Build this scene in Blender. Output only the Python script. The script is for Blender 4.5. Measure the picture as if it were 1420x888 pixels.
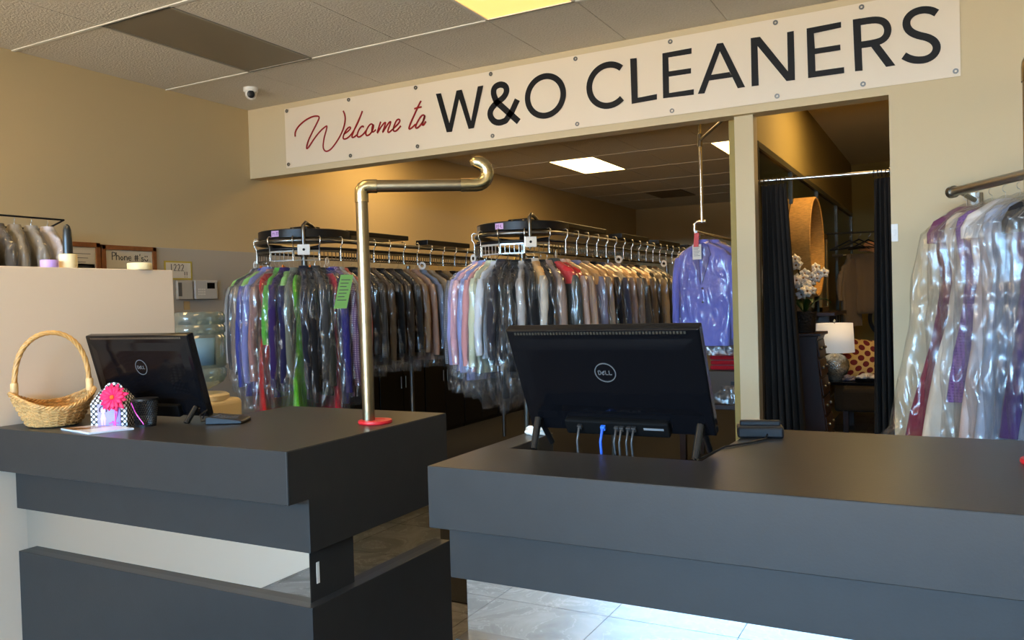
import bpy, math, random
from mathutils import Vector, Matrix, noise
from math import sin, cos, pi, sqrt, radians, hypot
random.seed(7)
SC = bpy.context.scene
COL = SC.collection
for o in list(bpy.data.objects): bpy.data.objects.remove(o)

# ------------------------------------------------------------------ camera, world, daylight, added fill light, exposure
cd = bpy.data.cameras.new('camera'); cam = bpy.data.objects.new('camera', cd); COL.objects.link(cam)
cd.sensor_width = 36.0; cd.lens = 36.0 * 1137.92 / 1420.0; cd.clip_start = 0.02; cd.clip_end = 200
FW = Vector((-.47262848, .88101668, -.02078314)); RT = Vector((.88112576, .47200976, -.02870865)); UP = Vector((.01548296, .03188109, .99937174))
M = Matrix((RT, UP, -FW)).transposed().to_4x4(); M.translation = (0, 0, 1.43)
cam.matrix_world = M
SC.camera = cam
SC.view_settings.view_transform = 'Standard'; SC.view_settings.look = 'None'
SC.view_settings.exposure = 0.8; SC.view_settings.gamma = 1.0; SC.view_settings.use_curve_mapping = False
w = bpy.data.worlds.new('world'); SC.world = w; w.use_nodes = True
bg = w.node_tree.nodes['Background']; bg.inputs[0].default_value = (.62, .78, 1.0, 1); bg.inputs[1].default_value = 1.5
SC.cycles.transparent_max_bounces = 24; SC.cycles.max_bounces = 10; SC.cycles.diffuse_bounces = 4
SC.cycles.sample_clamp_indirect = 4.0; SC.cycles.caustics_reflective = False; SC.cycles.caustics_refractive = False

def area(name, loc, rot, sx, sy, power, col):
    l = bpy.data.lights.new(name, 'AREA'); l.shape = 'RECTANGLE'; l.size = sx; l.size_y = sy; l.energy = power; l.color = col
    o = bpy.data.objects.new(name, l); COL.objects.link(o); o.location = loc; o.rotation_euler = rot; return o
DAY = area('assumed_daylight', (-1.7, -9.0, 4.6), (radians(90), 0, 0), 14, 4.0, 11000, (.29, .61, 1.0))  # assumed sky light from the unseen storefront side, raised to light lower surfaces
CEIL_FILL = area('added_ceiling_fill', (-2.2, -8.2, .03), (radians(180), 0, 0), 10, 3.6, 4000, (1, .86, .66))  # added upward fill standing in for pavement bounce, brightens ceiling and upper walls
LAMP_FRONT, LAMP_BACK, LAMP_FIT = 0.85, 6.9, 11.0      # diffuser emission of the seen and assumed ceiling panels

# ------------------------------------------------------------------ materials
def srgb(r, g, b):
    f = lambda c: c / 12.92 if c <= .04045 else ((c + .055) / 1.055) ** 2.4
    return (f(r / 255), f(g / 255), f(b / 255), 1)
MATS = {}
def nt(name):
    m = bpy.data.materials.new(name); m.use_nodes = True
    n = m.node_tree; p = n.nodes['Principled BSDF']; return m, n, p
def N(n, t, **kw):
    x = n.nodes.new(t)
    for k, v in kw.items(): setattr(x, k, v)
    return x
def mat(name, col, rough=.5, metal=0., spec=.5, noise_s=0., noise_a=0., bump=0., bump_s=40., coat=0., stretch=None, emit=None, sheen=0.):
    if name in MATS: return MATS[name]
    m, n, p = nt(name); L = n.links
    c = col if len(col) == 4 else (*col, 1)
    p.inputs['Base Color'].default_value = c; p.inputs['Roughness'].default_value = rough; p.inputs['Metallic'].default_value = metal
    p.inputs['Specular IOR Level'].default_value = spec; p.inputs['Coat Weight'].default_value = coat
    if sheen: p.inputs['Sheen Weight'].default_value = sheen
    tc = N(n, 'ShaderNodeTexCoord'); src = tc.outputs['Object']
    if stretch:
        mp = N(n, 'ShaderNodeMapping'); mp.inputs['Scale'].default_value = stretch; L.new(src, mp.inputs[0]); src = mp.outputs[0]
    if noise_a:
        t = N(n, 'ShaderNodeTexNoise'); t.inputs['Scale'].default_value = noise_s; t.inputs['Detail'].default_value = 5; L.new(src, t.inputs['Vector'])
        mr = N(n, 'ShaderNodeMapRange'); mr.inputs['From Min'].default_value = .3; mr.inputs['From Max'].default_value = .7
        mr.inputs['To Min'].default_value = 1 - noise_a; mr.inputs['To Max'].default_value = 1 + noise_a; L.new(t.outputs[0], mr.inputs[0])
        mx = N(n, 'ShaderNodeVectorMath', operation='SCALE'); mx.inputs[0].default_value = c[:3]; L.new(mr.outputs[0], mx.inputs['Scale']); L.new(mx.outputs[0], p.inputs['Base Color'])
    if bump:
        t = N(n, 'ShaderNodeTexNoise'); t.inputs['Scale'].default_value = bump_s; t.inputs['Detail'].default_value = 6; L.new(src, t.inputs['Vector'])
        b = N(n, 'ShaderNodeBump'); b.inputs['Strength'].default_value = bump; b.inputs['Distance'].default_value = .02; L.new(t.outputs[0], b.inputs['Height']); L.new(b.outputs[0], p.inputs['Normal'])
    if emit: p.inputs['Emission Color'].default_value = emit[0]; p.inputs['Emission Strength'].default_value = emit[1]
    MATS[name] = m; return m

def mat_film(name, tint=(1, 1, 1), haze=.025, gloss=.30, scale=10., bump=.85):
    """clear polythene: see-through, with glossy wrinkles and a little milky haze"""
    if name in MATS: return MATS[name]
    m, n, p = nt(name); L = n.links; out = n.nodes['Material Output']; n.nodes.remove(p)
    tc = N(n, 'ShaderNodeTexCoord'); mp = N(n, 'ShaderNodeMapping'); mp.inputs['Scale'].default_value = (1.5, 1.5, .6); L.new(tc.outputs['Object'], mp.inputs[0])
    t = N(n, 'ShaderNodeTexNoise'); t.inputs['Scale'].default_value = scale; t.inputs['Detail'].default_value = 7; t.noise_type = 'RIDGED_MULTIFRACTAL'; t.normalize = True; t.inputs['Roughness'].default_value = .55; t.inputs['Distortion'].default_value = .6
    L.new(mp.outputs[0], t.inputs['Vector'])
    b = N(n, 'ShaderNodeBump'); b.inputs['Strength'].default_value = bump; b.inputs['Distance'].default_value = .05; L.new(t.outputs[0], b.inputs['Height'])
    tr = N(n, 'ShaderNodeBsdfTransparent'); tr.inputs[0].default_value = (.97 * tint[0], .97 * tint[1], .97 * tint[2], 1)
    gl = N(n, 'ShaderNodeBsdfGlossy'); gl.inputs['Roughness'].default_value = .19; gl.inputs[0].default_value = (1, 1, 1, 1); L.new(b.outputs[0], gl.inputs['Normal'])
    df = N(n, 'ShaderNodeBsdfDiffuse'); df.inputs[0].default_value = (.75 * tint[0], .75 * tint[1], .75 * tint[2], 1); L.new(b.outputs[0], df.inputs['Normal'])
    lw = N(n, 'ShaderNodeLayerWeight'); lw.inputs[0].default_value = .35; L.new(b.outputs[0], lw.inputs['Normal'])
    mr = N(n, 'ShaderNodeMapRange'); mr.inputs['To Min'].default_value = .055; mr.inputs['To Max'].default_value = gloss; L.new(lw.outputs['Facing'], mr.inputs[0])
    m1 = N(n, 'ShaderNodeMixShader'); L.new(mr.outputs[0], m1.inputs[0]); L.new(tr.outputs[0], m1.inputs[1]); L.new(gl.outputs[0], m1.inputs[2])
    m2 = N(n, 'ShaderNodeMixShader'); m2.inputs[0].default_value = haze; L.new(m1.outputs[0], m2.inputs[1]); L.new(df.outputs[0], m2.inputs[2])
    L.new(m2.outputs[0], out.inputs[0]); MATS[name] = m; return m

def mat_tile(name):
    m, n, p = nt(name); L = n.links
    oi = N(n, 'ShaderNodeObjectInfo'); tc = N(n, 'ShaderNodeTexCoord')
    ad = N(n, 'ShaderNodeVectorMath', operation='ADD'); L.new(tc.outputs['Object'], ad.inputs[0]); L.new(oi.outputs['Location'], ad.inputs[1])
    t = N(n, 'ShaderNodeTexNoise'); t.inputs['Scale'].default_value = 2.3; t.inputs['Detail'].default_value = 9; t.inputs['Distortion'].default_value = 2.2; t.inputs['Roughness'].default_value = .62
    L.new(ad.outputs[0], t.inputs['Vector'])
    cr = N(n, 'ShaderNodeValToRGB'); e = cr.color_ramp.elements
    e[0].position = .34; e[0].color = (.060, .058, .055, 1); e[1].position = .66; e[1].color = (.165, .162, .157, 1)
    x = e.new(.5); x.color = (.108, .105, .10, 1); x = e.new(.515); x.color = (.22, .217, .212, 1); x = e.new(.53); x.color = (.115, .112, .107, 1)
    L.new(t.outputs[0], cr.inputs[0]); L.new(cr.outputs[0], p.inputs['Base Color']); p.inputs['Roughness'].default_value = .38; p.inputs['Specular IOR Level'].default_value = .3
    MATS[name] = m; return m

def mat_dots(name, base, dot, s, r, axes='xz', rough=.5):
    """printed polka dots, staggered rows"""
    if name in MATS: return MATS[name]
    m, n, p = nt(name); L = n.links
    tc = N(n, 'ShaderNodeTexCoord'); sp = N(n, 'ShaderNodeSeparateXYZ'); L.new(tc.outputs['Object'], sp.inputs[0])
    def mt(op, a, b=None):
        k = N(n, 'ShaderNodeMath', operation=op)
        for i, v in enumerate((a, b)):
            if v is None: continue
            if isinstance(v, (int, float)): k.inputs[i].default_value = v
            else: L.new(v, k.inputs[i])
        return k.outputs[0]
    u0 = mt('MULTIPLY', mt('ADD', sp.outputs[0], sp.outputs[1]), s); v0 = mt('MULTIPLY', sp.outputs[2], s)
    def cell(du, dv):
        a = mt('SUBTRACT', mt('FRACT', mt('ADD', u0, du)), .5); b = mt('SUBTRACT', mt('FRACT', mt('ADD', v0, dv)), .5)
        return mt('LESS_THAN', mt('SQRT', mt('ADD', mt('MULTIPLY', a, a), mt('MULTIPLY', b, b))), r)
    f = mt('MAXIMUM', cell(100.0, 100.0), cell(100.5, 100.5))
    mx = N(n, 'ShaderNodeMix', data_type='RGBA'); L.new(f, mx.inputs[0]); mx.inputs[6].default_value = base; mx.inputs[7].default_value = dot
    L.new(mx.outputs[2], p.inputs['Base Color']); p.inputs['Roughness'].default_value = rough
    MATS[name] = m; return m

def mat_cloth(name, col, pattern=None, col2=None):
    if name in MATS: return MATS[name]
    m, n, p = nt(name); L = n.links
    p.inputs['Roughness'].default_value = .85; p.inputs['Specular IOR Level'].default_value = .25; p.inputs['Sheen Weight'].default_value = .15
    tc = N(n, 'ShaderNodeTexCoord')
    t = N(n, 'ShaderNodeTexNoise'); t.inputs['Scale'].default_value = 7; t.inputs['Detail'].default_value = 4; L.new(tc.outputs['Object'], t.inputs['Vector'])
    b = N(n, 'ShaderNodeBump'); b.inputs['Strength'].default_value = .5; b.inputs['Distance'].default_value = .03; L.new(t.outputs[0], b.inputs['Height']); L.new(b.outputs[0], p.inputs['Normal'])
    p.inputs['Base Color'].default_value = col
    if pattern:
        def wave(d, s):
            k = N(n, 'ShaderNodeTexWave', bands_direction=d); k.inputs['Scale'].default_value = s; L.new(tc.outputs['Object'], k.inputs['Vector']); return k.outputs['Fac']
        f = wave('X', 26)
        if pattern == 'plaid':
            mm = N(n, 'ShaderNodeMath', operation='MULTIPLY'); L.new(f, mm.inputs[0]); L.new(wave('Z', 22), mm.inputs[1]); f = mm.outputs[0]
        mx = N(n, 'ShaderNodeMix', data_type='RGBA'); L.new(f, mx.inputs[0]); mx.inputs[6].default_value = col; mx.inputs[7].default_value = col2
        L.new(mx.outputs[2], p.inputs['Base Color'])
    MATS[name] = m; return m

# ------------------------------------------------------------------ mesh builder
class B:
    def __init__(s): s.v = []; s.f = []
    def add(s, v, f):
        k = len(s.v); s.v += [tuple(a) for a in v]; s.f += [tuple(i + k for i in q) for q in f]; return s
    def box(s, x0, x1, y0, y1, z0, z1):
        return s.add([(x0, y0, z0), (x1, y0, z0), (x1, y1, z0), (x0, y1, z0), (x0, y0, z1), (x1, y0, z1), (x1, y1, z1), (x0, y1, z1)],
                     [(0, 3, 2, 1), (4, 5, 6, 7), (0, 1, 5, 4), (1, 2, 6, 5), (2, 3, 7, 6), (3, 0, 4, 7)])
    def obox(s, c, ax, ay, az):
        c, ax, ay, az = map(Vector, (c, ax, ay, az)); P = []
        for k in (-1, 1):
            for i, j in ((-1, -1), (1, -1), (1, 1), (-1, 1)): P.append(c + ax * i + ay * j + az * k)
        return s.add(P, [(0, 3, 2, 1), (4, 5, 6, 7), (0, 1, 5, 4), (1, 2, 6, 5), (2, 3, 7, 6), (3, 0, 4, 7)])
    def tube(s, pts, r, n=8, closed=False, cap=True):
        P = [Vector(p) for p in pts]; m = len(P); R = r if isinstance(r, (list, tuple)) else [r] * m
        def tan(i):
            a = P[(i - 1) % m] if closed or i > 0 else P[i]; b = P[(i + 1) % m] if closed or i < m - 1 else P[i]
            t = b - a; return t.normalized() if t.length > 1e-9 else Vector((0, 0, 1))
        t = tan(0); up = Vector((0, 0, 1)) if abs(t.z) < .9 else Vector((1, 0, 0)); u = (up - t * up.dot(t)).normalized(); k = len(s.v)
        for i in range(m):
            t = tan(i); u = (u - t * u.dot(t)); u = u.normalized() if u.length > 1e-6 else Vector((1, 0, 0)); w = t.cross(u)
            for j in range(n):
                a = 2 * pi * j / n; s.v.append(tuple(P[i] + (u * cos(a) + w * sin(a)) * R[i]))
        for i in range(m if closed else m - 1):
            for j in range(n):
                a = k + i * n + j; b = k + i * n + (j + 1) % n; c = k + ((i + 1) % m) * n + (j + 1) % n; d = k + ((i + 1) % m) * n + j; s.f.append((a, b, c, d))
        if cap and not closed: s.f.append(tuple(k + j for j in range(n))[::-1]); s.f.append(tuple(k + (m - 1) * n + j for j in range(n)))
        return s
    def lathe(s, prof, c=(0, 0), n=32, sx=1., sy=1., cap=True):
        k = len(s.v); m = len(prof)
        for r, z in prof:
            for j in range(n): a = 2 * pi * j / n; s.v.append((c[0] + r * cos(a) * sx, c[1] + r * sin(a) * sy, z))
        for i in range(m - 1):
            for j in range(n): a = k + i * n + j; b = k + i * n + (j + 1) % n; s.f.append((a, b, b + n, a + n))
        if cap: s.f.append(tuple(k + j for j in range(n))[::-1]); s.f.append(tuple(k + (m - 1) * n + j for j in range(n)))
        return s
    def prism(s, outl, fn, d0, d1):
        """2-D outline (list) mapped to 3-D by fn(a, b, depth), extruded from d0 to d1"""
        m = len(outl); k = len(s.v)
        s.v += [tuple(fn(a, b, d0)) for a, b in outl] + [tuple(fn(a, b, d1)) for a, b in outl]
        s.f += [tuple(range(k, k + m))[::-1], tuple(range(k + m, k + 2 * m))] + [(k + i, k + (i + 1) % m, k + m + (i + 1) % m, k + m + i) for i in range(m)]
        return s
    def ribbon(s, pts, w, fn, d0, d1, closed=False):
        """stroke of width w along 2-D points, with mitred joints"""
        m = len(pts); l = []; r = []; W = w if isinstance(w, (list, tuple)) else [w] * m
        for i in range(m):
            a = pts[(i - 1) % m] if closed or i > 0 else pts[i]; b = pts[(i + 1) % m] if closed or i < m - 1 else pts[i]
            dx, dy = b[0] - a[0], b[1] - a[1]; q = hypot(dx, dy) or 1; nx, ny = -dy / q * W[i] / 2, dx / q * W[i] / 2
            l.append((pts[i][0] + nx, pts[i][1] + ny)); r.append((pts[i][0] - nx, pts[i][1] - ny))
        k = len(s.v)
        for i in range(m): s.v += [tuple(fn(*l[i], d0)), tuple(fn(*r[i], d0)), tuple(fn(*r[i], d1)), tuple(fn(*l[i], d1))]
        for i in range(m if closed else m - 1):
            a = k + 4 * i; b = k + 4 * ((i + 1) % m)
            for q in range(4): s.f.append((a + q, a + (q + 1) % 4, b + (q + 1) % 4, b + q))
        if not closed: s.f += [(k, k + 3, k + 2, k + 1), tuple(k + 4 * (m - 1) + q for q in range(4))]
        return s
    def grid(s, rows, closed=True):
        k = len(s.v); m = len(rows); n = len(rows[0])
        for r in rows: s.v += [tuple(p) for p in r]
        for i in range(m - 1):
            for j in range(n if closed else n - 1):
                a = k + i * n + j; b = k + i * n + (j + 1) % n; s.f.append((a, b, b + n, a + n))
        return s
    def ball(s, c, r, n=12, m=8, sz=1.):
        rows = [[(c[0] + r * sin(pi * i / m) * cos(2 * pi * j / n), c[1] + r * sin(pi * i / m) * sin(2 * pi * j / n), c[2] - r * sz * cos(pi * i / m)) for j in range(n)] for i in range(m + 1)]
        return s.grid(rows)
    def build(s, name, m, parent=None, bevel=0., smooth=0., local=False, seg=2):
        me = bpy.data.meshes.new(name); off = parent.matrix_world.translation if (parent and not local) else Vector((0, 0, 0))
        if parent and not local:
            off = Vector(parent['_o'])
        me.from_pydata([(a[0] - off[0], a[1] - off[1], a[2] - off[2]) for a in s.v], [], s.f)
        me.validate(); me.update()
        o = bpy.data.objects.new(name, me); COL.objects.link(o); o.parent = parent
        o['_o'] = tuple(off)
        me.materials.append(m)
        if smooth:
            me.polygons.foreach_set('use_smooth', [True] * len(me.polygons)); me.set_sharp_from_angle(angle=radians(smooth))
        if bevel:
            b = o.modifiers.new('bevel', 'BEVEL'); b.width = bevel; b.segments = seg; b.limit_method = 'ANGLE'; b.angle_limit = radians(40)
        return o
def thing(name, label, cat, loc=(0, 0, 0), group=None):
    o = bpy.data.objects.new(name, None); COL.objects.link(o); o.location = loc; o['_o'] = tuple(loc); o.empty_display_size = .05
    o['label'] = label; o['category'] = cat
    if group: o['group'] = group
    return o
def tag(o, label, cat, group=None):
    o['label'] = label; o['category'] = cat
    if group: o['group'] = group
    return o
def struct(o): o['kind'] = 'structure'; return o
def clone(o, parent, loc=(0, 0, 0)):
    c = o.copy(); COL.objects.link(c); c.parent = parent; c.location = loc; return c
H = 1.43
XZ = lambda y0: (lambda a, b, d: (a, y0 + d, b))       # outline in x/z, depth along y
ORD = 'first second third fourth fifth sixth seventh eighth ninth tenth eleventh twelfth thirteenth fourteenth fifteenth sixteenth seventeenth eighteenth nineteenth twentieth'.split()
ORD += ['twenty-' + o for o in ORD[:9]] + ['thirtieth'] + ['thirty-' + o for o in ORD[:9]]

M_WALL = mat('wall_olive_paint', srgb(200, 178, 136), .8, bump=.05, bump_s=120)
M_HEAD = mat('wall_pale_paint', srgb(206, 187, 150), .75, bump=.05, bump_s=120)
M_PART = mat('partition_paint', srgb(226, 210, 190), .7, bump=.015, bump_s=90)
M_PANEL = mat('wall_board', srgb(176, 170, 160), .55)
M_CEIL = mat('ceiling_tile', srgb(214, 205, 190), .95, noise_s=60, noise_a=.06, bump=.5, bump_s=70)
M_CEILB = mat('ceiling_gap', srgb(110, 102, 92), .9)
M_TBAR = mat('white_grid', srgb(225, 220, 208), .5)
M_YEL = mat('wall_yellow_paint', srgb(164, 144, 86), .8, bump=.05, bump_s=100)
M_CNT = mat('charcoal_laminate', srgb(48, 47, 46), .32, spec=.24, noise_s=14, noise_a=.05, bump=.02, bump_s=160)
M_MIRROR = mat('mirror', (.86, .88, .88), .015, metal=1.)
M_BLK = mat('black_plastic', (.008, .008, .009), .35, spec=.3)
M_GLOSSBLK = mat('gloss_black', (.004, .004, .005), .12, spec=.28)
M_CHROME = mat('chrome', (.72, .72, .70), .18, metal=1.)
M_STEEL = mat('steel_tube', (.22, .215, .20), .32, metal=1.)
M_WSTEEL = mat('bright_steel', (.85, .85, .83), .35, metal=.6)
M_BRASS = mat('brass', (.30, .24, .15), .3, metal=1., noise_s=8, noise_a=.12)
M_BRASS2 = mat('polished_brass', (.46, .37, .20), .24, metal=1.)
M_RED = mat('red_plastic', srgb(210, 30, 40), .35)
M_WHITE = mat('white_plastic', srgb(235, 232, 225), .4)
M_PAPER = mat('paper', srgb(222, 216, 204), .8)
M_INK = mat('black_ink', (.010, .009, .009), .5, spec=.2)
M_REDINK = mat('red_ink', srgb(150, 16, 20), .35)
M_FILM = mat_film('polythene')
M_FILM2 = mat_film('polythene_creased', haze=.025, gloss=.32, scale=10, bump=.8)
M_TILE = mat_tile('marble_tile')
M_GROUT = mat('grout', srgb(84, 80, 76), .9)
M_WOODD = mat('dark_wood', srgb(44, 24, 20), .35, noise_s=6, noise_a=.25, stretch=(1, 1, .2))
M_WIRE = mat('hanger_wire', (.55, .54, .52), .3, metal=1.)
SCRIPT=[[(-4.953,2.914),(-4.956,2.942),(-4.938,2.976),(-4.886,3.015),(-4.813,3.047),(-4.741,3.061),(-4.688,3.055),(-4.677,3.04),(-4.696,3.012),(-4.752,2.939),(-4.803,2.873),(-4.831,2.813),(-4.828,2.792),(-4.806,2.806),(-4.743,2.871),(-4.67,2.929),(-4.611,2.959),(-4.596,2.96),(-4.607,2.926),(-4.632,2.871),(-4.647,2.81),(-4.646,2.774),(-4.626,2.751),(-4.597,2.748),(-4.556,2.765),(-4.496,2.819),(-4.442,2.883),(-4.409,2.95),(-4.4,3.001),(-4.408,3.038),(-4.421,3.062)],[(-4.426,2.868),(-4.38,2.885),(-4.348,2.907),(-4.351,2.92),(-4.37,2.92),(-4.402,2.896),(-4.426,2.859),(-4.432,2.836),(-4.417,2.827),(-4.383,2.832),(-4.337,2.862),(-4.278,2.933),(-4.221,3.034)],[(-4.221,3.034),(-4.248,2.986),(-4.301,2.91),(-4.331,2.857),(-4.34,2.834),(-4.321,2.829),(-4.281,2.85)],[(-4.216,2.899),(-4.218,2.912),(-4.24,2.909),(-4.269,2.88),(-4.284,2.846),(-4.277,2.828),(-4.255,2.827),(-4.215,2.847),(-4.187,2.874)],[(-4.117,2.904),(-4.131,2.92),(-4.158,2.909),(-4.187,2.874),(-4.196,2.844),(-4.184,2.826),(-4.15,2.835),(-4.122,2.866),(-4.11,2.899),(-4.117,2.912),(-4.127,2.888),(-4.133,2.854),(-4.117,2.848),(-4.09,2.866)],[(-4.039,2.924),(-4.057,2.888),(-4.084,2.826),(-4.052,2.866),(-4.013,2.904),(-3.988,2.915),(-3.998,2.889),(-4.03,2.826),(-3.999,2.863),(-3.96,2.905),(-3.939,2.914),(-3.945,2.891),(-3.973,2.843),(-3.968,2.825),(-3.947,2.833),(-3.904,2.86),(-3.861,2.888),(-3.848,2.908),(-3.86,2.922),(-3.883,2.915),(-3.908,2.877),(-3.92,2.845),(-3.91,2.828),(-3.884,2.832),(-3.843,2.865)],[(-3.642,3.035),(-3.666,3.005),(-3.709,2.936),(-3.747,2.878),(-3.767,2.838),(-3.76,2.827),(-3.739,2.835),(-3.702,2.86)],[(-3.708,2.982),(-3.674,2.986),(-3.639,2.987)],[(-3.609,2.91),(-3.624,2.925),(-3.649,2.915),(-3.681,2.878),(-3.703,2.843),(-3.698,2.826),(-3.673,2.832),(-3.636,2.864),(-3.613,2.898),(-3.612,2.919),(-3.62,2.895),(-3.636,2.86),(-3.637,2.843),(-3.622,2.845),(-3.604,2.87)]]
LT_W=[(-3.502,3.069),(-3.456,3.067),(-3.387,2.825),(-3.314,3.066),(-3.267,3.067),(-3.193,2.817),(-3.124,3.07),(-3.078,3.07),(-3.17,2.763),(-3.216,2.762),(-3.293,3.005),(-3.366,2.759),(-3.413,2.761)]
LT_amp=[(-2.786,2.762),(-2.969,2.934),(-2.994,2.998),(-2.983,3.043),(-2.934,3.059),(-2.886,3.04),(-2.876,2.996),(-2.907,2.953),(-2.969,2.925),(-3.019,2.884),(-3.029,2.838),(-2.998,2.791),(-2.95,2.772),(-2.895,2.783),(-2.839,2.844),(-2.792,2.924)]
LT_L=[(-1.914,3.078),(-1.868,3.075),(-1.868,2.805),(-1.731,2.811),(-1.732,2.775),(-1.911,2.77)]
LT_E1=[(-1.686,3.076),(-1.487,3.078),(-1.488,3.041),(-1.646,3.042),(-1.645,2.949),(-1.494,2.947),(-1.495,2.913),(-1.646,2.914),(-1.647,2.805),(-1.479,2.806),(-1.48,2.77),(-1.689,2.776)]
LT_A=[(-1.452,2.771),(-1.319,3.077),(-1.28,3.076),(-1.146,2.771),(-1.193,2.77),(-1.225,2.846),(-1.376,2.847),(-1.409,2.769)]
LT_Ah=[(-1.361,2.882),(-1.302,3.025),(-1.243,2.882)]
LT_N=[(-1.104,3.075),(-1.046,3.073),(-0.881,2.829),(-0.881,3.072),(-0.841,3.073),(-0.84,2.769),(-0.891,2.77),(-1.063,3.018),(-1.061,2.768),(-1.105,2.769)]
LT_E2=[(-0.765,3.074),(-0.566,3.078),(-0.566,3.044),(-0.723,3.037),(-0.719,2.943),(-0.573,2.942),(-0.572,2.909),(-0.72,2.909),(-0.718,2.805),(-0.554,2.803),(-0.554,2.767),(-0.762,2.769)]
LT_Rs=[(-0.5,3.079),(-0.457,3.079),(-0.451,2.766),(-0.493,2.768)]
LT_Rb=[(-0.477,3.058),(-0.379,3.057),(-0.331,3.039),(-0.308,2.999),(-0.312,2.954),(-0.34,2.926),(-0.389,2.919),(-0.469,2.92)]
LT_Rl=[(-0.404,2.903),(-0.357,2.908),(-0.272,2.768),(-0.322,2.767)]
LT_S=[(-0.051,3.033),(-0.082,3.056),(-0.128,3.067),(-0.174,3.059),(-0.205,3.032),(-0.212,2.992),(-0.193,2.952),(-0.15,2.922),(-0.097,2.901),(-0.062,2.87),(-0.051,2.831),(-0.069,2.794),(-0.109,2.775),(-0.159,2.779),(-0.196,2.794),(-0.227,2.817)]
# ------------------------------------------------------------------ floor, walls, ceiling
fl = struct(B().box(-7, 4.6, -6.3, 16, -.06, -.0015).build('floor', M_GROUT))
TS = .58
t0 = B().box(.0018, TS - .0018, .0018, TS - .0018, -.003, 0).build('tile', M_TILE, fl, local=True)
first = True
nx0 = -3.13
for i in range(8):
    for j in range(11):
        p = (nx0 + i * TS, -2.6 + j * TS, 0)
        if first: t0.location = p; first = False
        else: clone(t0, fl, p)
far = B()
for i in range(-3, 8):
    for j in range(-6, 33):
        x, y = nx0 + i * TS, -2.6 + j * TS
        if (0 <= i and 0 <= j < 11) or y > 15: continue
        far.box(x + .0018, x + TS - .0018, y + .0018, y + TS - .0018, -.003, 0)
q = far.build('tile_field', M_TILE, fl, local=True); q['kind'] = 'stuff'

struct(B().box(-9, 8, -14, -6.15, -.12, -.03).build('ground', mat('pavement', srgb(150, 146, 138), .9, noise_s=8, noise_a=.1)))
wl = struct(B().box(-5.63, -5.51, -6.3, 15.7, 0, 3.3).build('wall_left', M_WALL))
struct(B().box(-5.51, -1.3, 3.3, 15.6, -.003, .006).build('floor_back', mat('dark_carpet', srgb(24, 22, 20), .95, noise_s=90, noise_a=.3, bump=.4, bump_s=200)))
B().box(-5.512, -5.502, 2.4, 8.2, .0, 1.948).build('wall_panel', M_PANEL, wl, bevel=.002)
struct(B().box(-5.51, 4.5, 15.6, 15.75, 0, 3.3).build('wall_back', M_WALL))
struct(B().box(4.4, 4.55, -6.3, 15.7, 0, 3.3).build('wall_right', M_HEAD))
struct(B().box(-3.27, -3.15, -6.0, 2.593, 0, 1.625).build('wall_partition', M_PART, bevel=.004))
wf = struct(B().box(-5.51, -5.4, -6.15, -6.0, 0, 3.3).box(2.0, 4.4, -6.15, -6.0, 0, 3.3).box(-5.4, 2.0, -6.15, -6.0, 2.85, 3.3).box(-5.4, 2.0, -6.15, -6.0, 0, .10).build('wall_front', M_HEAD))
fr = B()
for x in (-5.4, -3.24, -1.46, .24, 1.94): fr.box(x, x + .06, -6.14, -6.06, .10, 2.85)
fr.box(-5.4, 2.0, -6.14, -6.06, 2.79, 2.85).box(-5.4, 2.0, -6.14, -6.06, .10, .16)
struct(fr.build('window_1', M_STEEL, bevel=.003))  # assumed storefront window, unseen, widened to let light reach the left wall

YH = 5.40
hd = struct(B().box(-5.51, -.312, YH, YH + .14, 2.604, 3.3).build('wall_header', M_HEAD))
struct(B().box(-.312, 4.4, YH, YH + .14, 0, 3.3).build('wall_center', M_HEAD))
struct(B().box(-1.236, -1.114, YH + .05, YH + .17, 0, 2.606).build('wall_post', M_HEAD, bevel=.003))
struct(B().box(-1.30, -1.2, YH + .17, 12.4, 0, 3.21).build('wall_fitting_left', M_YEL))
struct(B().box(-1.3, 1.2, 12.3, 12.42, 0, 3.21).build('wall_fitting_back', M_YEL))
struct(B().box(.9, 1.0, YH + .14, 12.3, 0, 3.21).build('wall_fitting_right', M_YEL))

cl = struct(B().box(-5.6, 4.5, -6.3, 15.7, 3.226, 3.4).build('ceiling', M_CEILB))
def ctile(x0, x1, y0, y1):
    k = (round(x1 - x0, 3), round(y1 - y0, 3))
    if k in CT: return clone(CT[k], cl, (x0, y0, 3.214))
    o = B().box(.002, k[0] - .002, .002, k[1] - .002, 0, .012).build('tile', M_CEIL, cl, bevel=.002, seg=1, local=True); o.location = (x0, y0, 3.214); CT[k] = o
CT = {}
xs = [-5.51, -4.60, -3.982, -3.248, -2.553, -1.943, -1.25, -.55, .15, .85, 1.55]; ys = [-.34, .88, 2.10, 3.319, 4.539, 5.40]
FIXT = [(-4.60, 3.319), (-2.553, 3.319), (-2.553, .88), (-4.60, .88)]
for i in range(len(xs) - 1):
    for j in range(len(ys) - 1):
        if any(abs(xs[i] - a) < .01 and abs(ys[j] - b) < .01 for a, b in FIXT): continue
        ctile(xs[i], xs[i + 1], ys[j], ys[j + 1])
for y in ys[1:-1]: B().box(-5.51, 1.6, y - .012, y + .012, 3.208, 3.214).build('ceiling_bar', M_TBAR, cl, local=True)
B().box(1.55, 4.4, -6., 5.4, 3.214, 3.226).box(-5.51, 1.55, -6, -.34, 3.214, 3.226).build('ceiling_panel', M_CEIL, cl, local=True)
bx = [-5.51, -5.13, -4.51, -3.88, -3.25, -2.44, -1.83, -1.3]; by = [5.54, 6.4, 7.6, 8.3, 9.48, 10.68, 11.9, 13.15, 14.15, 15.6]
BFIX = [(1, 1), (5, 1), (2, 4), (5, 4), (2, 7)]
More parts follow.
